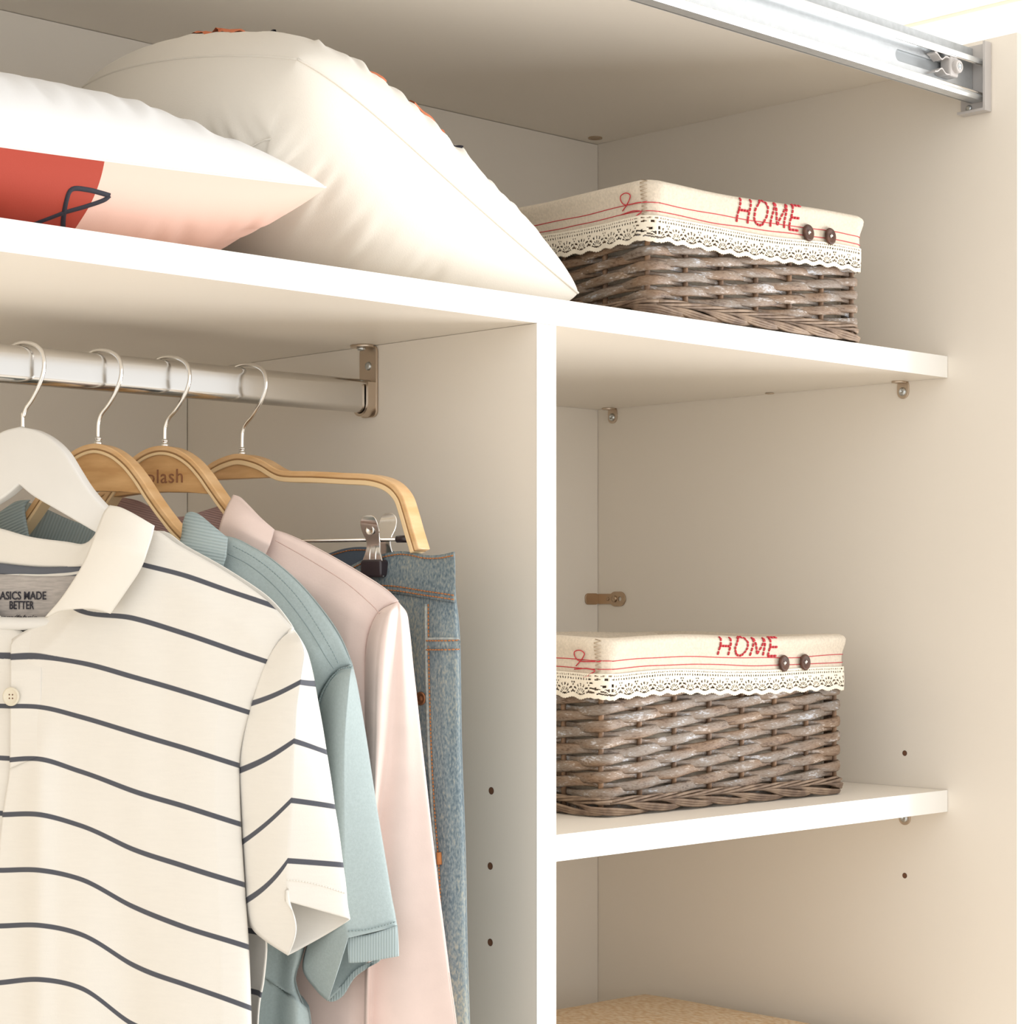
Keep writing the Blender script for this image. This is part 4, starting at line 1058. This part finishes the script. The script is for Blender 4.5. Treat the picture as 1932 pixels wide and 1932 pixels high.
# collar leaf, back of the collar, neck tape, label
gc = coons([(207, 953), (230, 958), (262, 975), (292, 992)], [(292, 992), (285, 1020), (266, 1072), (238, 1115), (208, 1158)], [(85, 1164), (110, 1153), (150, 1149), (180, 1150), (208, 1158)],
           [(207, 953), (196, 966), (182, 1000), (157, 1062), (120, 1122), (85, 1164)], 24, 40)
def offc(u, v, x, y): return .010 + .020 * sm(0, .35, v) + .006 * math.sin(u * math.pi) * (1 - .5 * v)
tag(patch('collar', F1, gc, offc, CREAM, po_, .0022), 'plain cream collar')
patch('collar', F1, gc, offc, CREAM, po_, .0022, mirror=sc_)
gcb = coons([(-120, 985), (-60, 985), (0, 997), (58, 1013), (125, 1022), (157, 1026), (176, 1012), (190, 985)], [(190, 985), (175, 1030), (160, 1068)], [(-120, 1050), (-60, 1056), (0, 1063), (80, 1070), (160, 1068)], [(-120, 985), (-120, 1020), (-120, 1050)], 40, 10)
patch('collar_back', F1, gcb, lambda u, v, x, y: -.013 + .004 * sm(.8, 1, u), CREAM, po_, .0015)
gt = coons([(-120, 1050), (0, 1063), (80, 1070), (160, 1067)], [(160, 1067), (155, 1078), (150, 1090)], [(-120, 1074), (0, 1084), (75, 1089), (150, 1088)], [(-120, 1050), (-120, 1062), (-120, 1074)], 40, 4)
tag(patch('neck_tape', F1, gt, -.0115, DARKTAPE, po_, .001), 'dark grey neck tape')
gl = coons([(-130, 1072), (0, 1083), (75, 1087), (152, 1086)], [(152, 1086), (140, 1130), (80, 1200)], [(-130, 1200), (-20, 1215), (80, 1200)], [(-130, 1072), (-130, 1140), (-130, 1200)], 24, 20)
lb_ = tag(patch('neck_label', F1, gl, -.0105, HEATHER, po_, .001), 'heather grey printed neck label')
def label_text(body, x0, x1, yb, hpx, off, bold, shear=0, spacing=1.0):
    a0, z0 = F1.loc(x0, yb, off); a1, _ = F1.loc(x1, yb, off); _, z1 = F1.loc(x0, yb - hpx, off)
    me = text_mesh(body, .01, .00015, bold, 1, spacing, shear); xs = [v.co.x for v in me.vertices]; ys = [v.co.y for v in me.vertices]
    me.transform(Matrix.Translation((-min(xs), 0, 0))); me.transform(Matrix.Scale((a1 - a0) / (max(xs) - min(xs)), 4, (1, 0, 0))); me.transform(Matrix.Scale((z1 - z0) / max(ys), 4, (0, 1, 0)))
    me.transform(Matrix.Translation((a0, z0, off))); me.transform(F1.M); put('lettering', me, BLACK, lb_, smooth=False)
label_text('BASICS MADE', -8, 87, 1131, 15, -.0095, .00012)
label_text('BETTER', 18, 64, 1149, 15, -.0095, .00012)
label_text('gem/fabric', -8, 70, 1168, 8, -.0095, .0, .5)
b = MB(); p0 = F1.hit(-5, 1186, -.008); p1 = F1.hit(42, 1200, -.015)
wl = tag(patch('care_label', F1, coons([(-10, 1185), (20, 1186), (45, 1187)], [(45, 1187), (42, 1195), (38, 1203)], [(-10, 1203), (20, 1203), (38, 1203)], [(-10, 1185), (-10, 1194), (-10, 1203)], 8, 4), -.0090, BLACK, po_, .0006), 'black care label with white lines')
b = MB()
for k in range(7): b.tube([F1.hit(8 + 4.5*k, 1186, -.0084), F1.hit(6 + 4.5*k, 1201, -.0084)], .0003, 4)
put('printed_lines', b.mesh(), THREAD, wl)

def sleeve(name, fr, Lp, Cp, Op, offL, offC, offO, mat_, parent, band=None, m=80, hembow=0, ext=None, backoff=-.02, rib=None):
    """tube of cloth seen as two facets with a crease: L inner edge, C front crease, O outer edge; and a back panel"""
    def o_front(u, v, x, y):
        w1 = sm(0, .10, v)
        if u < .5: f = u / .5; return offL + (offC * w1 - offL) * math.sin(f * math.pi / 2)
        f = (u - .5) / .5; return offC * w1 * (1 - f) ** .8 + offO * f
    g_ = rail_loft([Lp, Cp, Op], 20, m)
    if hembow:
        for j, row in enumerate(g_):
            k = sm(.82, 1, j / m)
            for i in range(21):
                f = i / 20; x, y = row[i]; row[i] = (x + hembow * k * math.sin(f * math.pi), y)
    a = patch(name, fr, g_, o_front, mat_, parent, .0012, band=band, rib=rib)
    g2 = rail_loft([Lp, Op], 24, m)
    bow = lambda u, v, x, y: backoff * math.sin(u * math.pi) ** .7 * sm(0, .15, v)
    if band:
        patch(name + '_back', fr, g2, bow, mat_, parent, .0012, band=lambda u, v, x, y: .5, back=True)
    else: patch(name + '_back', fr, g2, bow, mat_, parent, .0012, back=True)
    return a
L1 = [(552, 1187), (530, 1210), (505, 1250), (485, 1300), (470, 1348), (457, 1402), (452, 1455), (456, 1520), (460, 1590), (464, 1650), (468, 1712), (478, 1750), (505, 1776), (547, 1803)]
L1 = [L1[0]] + [(x - 4, y) for x, y in L1[1:]]
C1 = [(553, 1187), (566, 1205), (574, 1232), (570, 1264), (565, 1296), (559, 1335), (556, 1378), (553, 1420), (551, 1470), (549, 1520), (546, 1570), (543, 1620), (541, 1665), (540, 1700)]
O1 = [(555, 1187), (570, 1210), (583, 1240), (592, 1275), (600, 1320), (609, 1370), (617, 1420), (625, 1470), (632, 1520), (640, 1570), (647, 1625), (653, 1670), (656, 1705), (661, 1734)]
def bandS(u, v, x, y):
    def along(path, ys):
        yy = cr(path, v)[1]
        return lerp_table(ys, [0, 1, 2, 3, 4], yy)
    if v > .955 - .12 * 0: pass
    a = along(L1, [1328, 1455, 1590, 1700, 1830]); c_ = along(C1, [1287, 1398, 1510, 1624, 1740]); o_ = along(O1, [1290, 1420, 1522, 1632, 1745])
    r_ = a + (c_ - a) * (u / .5) if u < .5 else c_ + (o_ - c_) * ((u - .5) / .5)
    if u < .5: r_ += -.03 * math.sin(u / .5 * math.pi)
    return max(min(r_, 3.35), -.6)
sleeve('sleeve', F1, L1, C1, O1, .006, .024, .0, STRIPE, po_, band=bandS, m=110, hembow=16, backoff=-.016)
# hem of the sleeve
gh = rail_loft([[(539, 1676), (540, 1700)], [(600, 1690), (603, 1712)], [(656, 1704), (661, 1734)]], 10, 4)
stitch('hem_stitching', [(541, 1660), (575, 1664), (610, 1672), (654, 1686)], lambda x, y: .024 * max(0, 1 - (x - 541) / 113) ** .8 + .0006, CREAM, po_, F1, .0004, .0022)
# left sleeve (out of the picture), mirrored
g_ = rail_loft([L1, C1, O1], 14, 60)
patch('sleeve', F1, g_, lambda u, v, x, y: .02 * math.sin(u * math.pi), STRIPE, po_, .0012, band=bandS, mirror=sc_)

# ---- blue-grey polo
bp2 = empty('polo_shirt', F2.P(0, -.80), 'plain blue-grey pique polo shirt with ribbed collar, second on the rod', 'shirt')
s2 = F2.loc(185, 1100)[0]
top2 = [(165, 1150), (220, 1090), (290, 1040), (350, 1005), (428, 1012), (470, 1030), (510, 1055), (560, 1098), (605, 1150), (640, 1202), (664, 1256)]
right2 = [(664, 1256), (640, 1262), (615, 1290), (600, 1325), (597, 1400), (600, 1500), (598, 1620), (590, 1720), (570, 1800), (556, 1850), (572, 1900), (586, 1940), (600, 2300), (602, 2500)]
g2 = coons(top2, right2, [(160, 2500), (380, 2500), (602, 2500)], [(165, 1150), (160, 1900), (160, 2500)], 80, 130)
def off2(u, v, x, y):
    e_ = 1 - u; f = -.012 * math.exp(-((x - (530 - (y - 1800) * .1)) / 24) ** 2) * sm(1650, 1800, y) + .008 * math.exp(-((x - 562) / 18) ** 2) * sm(1700, 1850, y)
    return .002 + (.014 + f + .003 * noise.noise(Vector((x * .012, y * .003, 5)))) * (.4 + .6 * min(1, e_ / .10) ** .55) * min(1, .10 + v / .05)
patch('body_front', F2, g2, off2, BLUE, bp2, .0012)
patch('body_front', F2, g2, off2, BLUE, bp2, .0012, mirror=s2)
patch('body_back', F2, g2, lambda u, v, x, y: -.002 - .011 * min(1, (1-u) / .12) ** .6 * min(1, .2 + v * 10), BLUE, bp2, .0012, back=True)
patch('body_back', F2, g2, lambda u, v, x, y: -.002 - .011 * min(1, (1-u) / .12) ** .6, BLUE, bp2, .0012, back=True, mirror=s2)
L2 = [(663, 1256), (628, 1275), (603, 1315), (596, 1380), (596, 1450), (598, 1530), (600, 1610), (598, 1690), (585, 1770), (575, 1828), (600, 1868), (622, 1889)]
L2 = [L2[0]] + [(x - 4, y) for x, y in L2[1:]]
C2p = [(664, 1256), (660, 1280), (655, 1325), (650, 1385), (648, 1450), (648, 1520), (648, 1590), (649, 1650), (651, 1700), (653, 1735), (654, 1755), (656, 1770)]
O2 = [(666, 1256), (674, 1290), (683, 1340), (692, 1395), (701, 1455), (711, 1520), (721, 1580), (731, 1640), (739, 1690), (745, 1720), (748, 1738), (750, 1748)]
sleeve('sleeve', F2, L2, C2p, O2, .005, .030, 0, BLUE, bp2, m=90, backoff=-.009)
ribx = lambda x: (x - 650) / 5.0
gcf = coons([(655, 1766), (690, 1764), (725, 1755), (750, 1746)], [(750, 1746), (752, 1775), (753, 1804)], [(658, 1817), (690, 1815), (725, 1809), (753, 1804)], [(655, 1766), (656, 1790), (658, 1817)], 24, 10)
tag(patch('sleeve_cuff', F2, gcf, lambda u, v, x, y: .022 * (1 - u) ** .8 + .003, BLUERIB, bp2, .0020, rib=lambda u, v, x, y: ribx(x)), 'ribbed cuff')
gcf2 = coons([(592, 1850), (612, 1868), (640, 1862), (672, 1828), (720, 1806)], [(720, 1806), (712, 1816), (700, 1822)], [(605, 1872), (622, 1890), (645, 1880), (668, 1845), (700, 1822)], [(592, 1850), (598, 1862), (605, 1872)], 26, 6)
patch('sleeve_cuff', F2, gcf2, lambda u, v, x, y: -.004, BLUERIB, bp2, .0020, rib=lambda u, v, x, y: ribx(x))
stitch('stitching', [(440, 1030), (480, 1052), (520, 1083), (560, 1125), (595, 1175), (625, 1225), (640, 1255)], lambda x, y: .0125, mk('blue_thread', (.27, .34, .345), .9), bp2, F2, .0005, .0028)
stitch('stitching', [(430, 1045), (470, 1066), (512, 1100), (552, 1145), (588, 1195), (615, 1240), (630, 1262)], lambda x, y: .0165, bpy.data.materials['blue_thread'], bp2, F2, .0005, .0016, gapf=1.0)
stitch('armhole_seam', [(664, 1258), (640, 1264), (617, 1292), (602, 1325), (598, 1370)], .012, bpy.data.materials['blue_thread'], bp2, F2, .0006, .002, gapf=1.0)
stitch('stitching', [(657, 1757), (690, 1754), (720, 1747), (749, 1738)], lambda x, y: .030 * max(0, (1 - (x - 655) / 95)) ** .8 + .0006, bpy.data.materials['blue_thread'], bp2, F2, .0005, .0026)
# collar
gc2 = coons([(345, 985), (352, 968), (370, 968), (400, 990), (430, 1015)], [(430, 1015), (427, 1045), (417, 1080)], [(280, 1110), (350, 1090), (417, 1080)], [(345, 985), (335, 1030), (280, 1110)], 30, 24)
tag(patch('collar', F2, gc2, lambda u, v, x, y: .012 + .016 * sm(0, .5, v) + .004 * math.sin(u * math.pi), BLUERIB, bp2, .0022, rib=lambda u, v, x, y: (y - x * .18) / 6.2), 'ribbed collar')
gc2l = coons([(-70, 1010), (-30, 985), (5, 962), (30, 946), (55, 943)], [(55, 943), (46, 955), (46, 975), (53, 1015)], [(-60, 1040), (0, 1040), (53, 1045)], [(-70, 1010), (-65, 1025), (-60, 1040)], 26, 16)
patch('collar', F2, gc2l, .012, BLUERIB, bp2, .0022, rib=lambda u, v, x, y: (y + x * .45) / 6.0)
gi2 = coons([(47, 946), (85, 960), (130, 980), (190, 1000), (260, 1012), (330, 1000), (352, 975)], [(352, 975), (340, 1030), (320, 1070)], [(47, 1060), (180, 1080), (320, 1070)], [(47, 946), (47, 1000), (47, 1060)], 50, 16)
patch('collar_back', F2, gi2, -.016, BLUERIB, bp2, .0015, rib=lambda u, v, x, y: (x + y * .4) / 6.2)

# ---- pink shirt
ps = empty('long_sleeve_shirt', F3.P(0, -.80), 'pale pink long-sleeved cotton shirt, third on the rod', 'shirt')
s3 = F3.loc(311, 1100)[0]
top3 = [(300, 1120), (360, 1060), (420, 1020), (495, 1005), (515, 1000), (560, 1017), (620, 1048), (680, 1083), (725, 1112), (750, 1134)]
right3 = [(750, 1134), (728, 1145), (708, 1168), (694, 1205), (690, 1260), (694, 1340), (700, 1500), (705, 1700), (700, 1932), (702, 2300), (704, 2700)]
g3 = coons(top3, right3, [(300, 2700), (500, 2700), (704, 2700)], [(300, 1120), (295, 1900), (300, 2700)], 70, 130)
def off3(u, v, x, y):
    return .002 + (.014 + .005 * noise.noise(Vector((x * .014, y * .003, 8)))) * (.45 + .55 * min(1, (1-u) / .10) ** .55) * min(1, .10 + v / .05)
patch('body_front', F3, g3, off3, PINK, ps, .0011)
patch('body_front', F3, g3, off3, PINK, ps, .0011, mirror=s3)
patch('body_back', F3, g3, lambda u, v, x, y: -.002 - .016 * min(1, (1-u) / .12) ** .6 * min(1, .2 + v * 10), PINK, ps, .0011, back=True)
L3p = [(749, 1134), (718, 1155), (698, 1195), (690, 1255), (688, 1320), (689, 1390), (692, 1460), (700, 1530), (702, 1600), (697, 1690), (692, 1790), (690, 1860), (689, 1932), (686, 2150)]
L3p = [L3p[0]] + [(x - 4, y) for x, y in L3p[1:]]
C3p = [(750, 1134), (748, 1155), (745, 1195), (741, 1255), (738, 1320), (735, 1390), (728, 1460), (717, 1530), (712, 1600), (708, 1690), (704, 1790), (702, 1860), (700, 1932), (698, 2150)]
O3p = [(751, 1134), (764, 1155), (772, 1195), (779, 1255), (787, 1320), (795, 1390), (803, 1460), (811, 1530), (819, 1600), (830, 1690), (843, 1790), (852, 1860), (862, 1932), (886, 2150)]
def o3(u, v, x, y):
    w1 = sm(0, .08, v); f = u
    if f < .25: return .007 * w1 + .018 * w1 * math.sin(f / .25 * math.pi / 2)
    f = (f - .25) / .75
    return .025 * w1 * (1 - f) ** .75 + .0045 * math.sin(f * math.pi * 3.2 + v * 2) * w1 * (1 - f)
gs3 = rail_loft([L3p, C3p, O3p], 24, 110)
patch('sleeve', F3, gs3, o3, PINK, ps, .0011)
patch('sleeve_back', F3, rail_loft([L3p, O3p], 16, 60), lambda u, v, x, y: -.018 * math.sin(u * math.pi) ** .7 * sm(0, .1, v), PINK, ps, .0011, back=True)
PTH = mk('pink_thread', (.70, .50, .44), .9)
stitch('stitching', [(520, 1020), (570, 1048), (620, 1078), (660, 1105), (700, 1140), (716, 1158)], .0160, PTH, ps, F3, .0004, .0016, gapf=1.0)
gc3 = coons([(440, 933), (455, 940), (490, 975), (518, 999)], [(518, 999), (512, 1020), (503, 1040), (495, 1060)], [(400, 1060), (440, 1052), (495, 1060)], [(440, 933), (428, 955), (415, 990), (400, 1060)], 26, 24)
tag(patch('collar', F3, gc3, lambda u, v, x, y: .010 + .014 * sm(0, .5, v) + .004 * math.sin(u * math.pi), PINK, ps, .0018), 'pointed collar')
gi3 = coons([(200, 935), (225, 938), (260, 945), (300, 965), (340, 975), (390, 962), (432, 948)], [(432, 948), (425, 985), (415, 1030)], [(200, 1040), (300, 1060), (415, 1030)], [(200, 935), (200, 980), (200, 1040)], 50, 16)
tag(patch('collar_back', F3, gi3, -.015, PINKRIB, ps, .0015, rib=lambda u, v, x, y: (y - x * .25) / 4.5), 'finely striped inside of the collar')
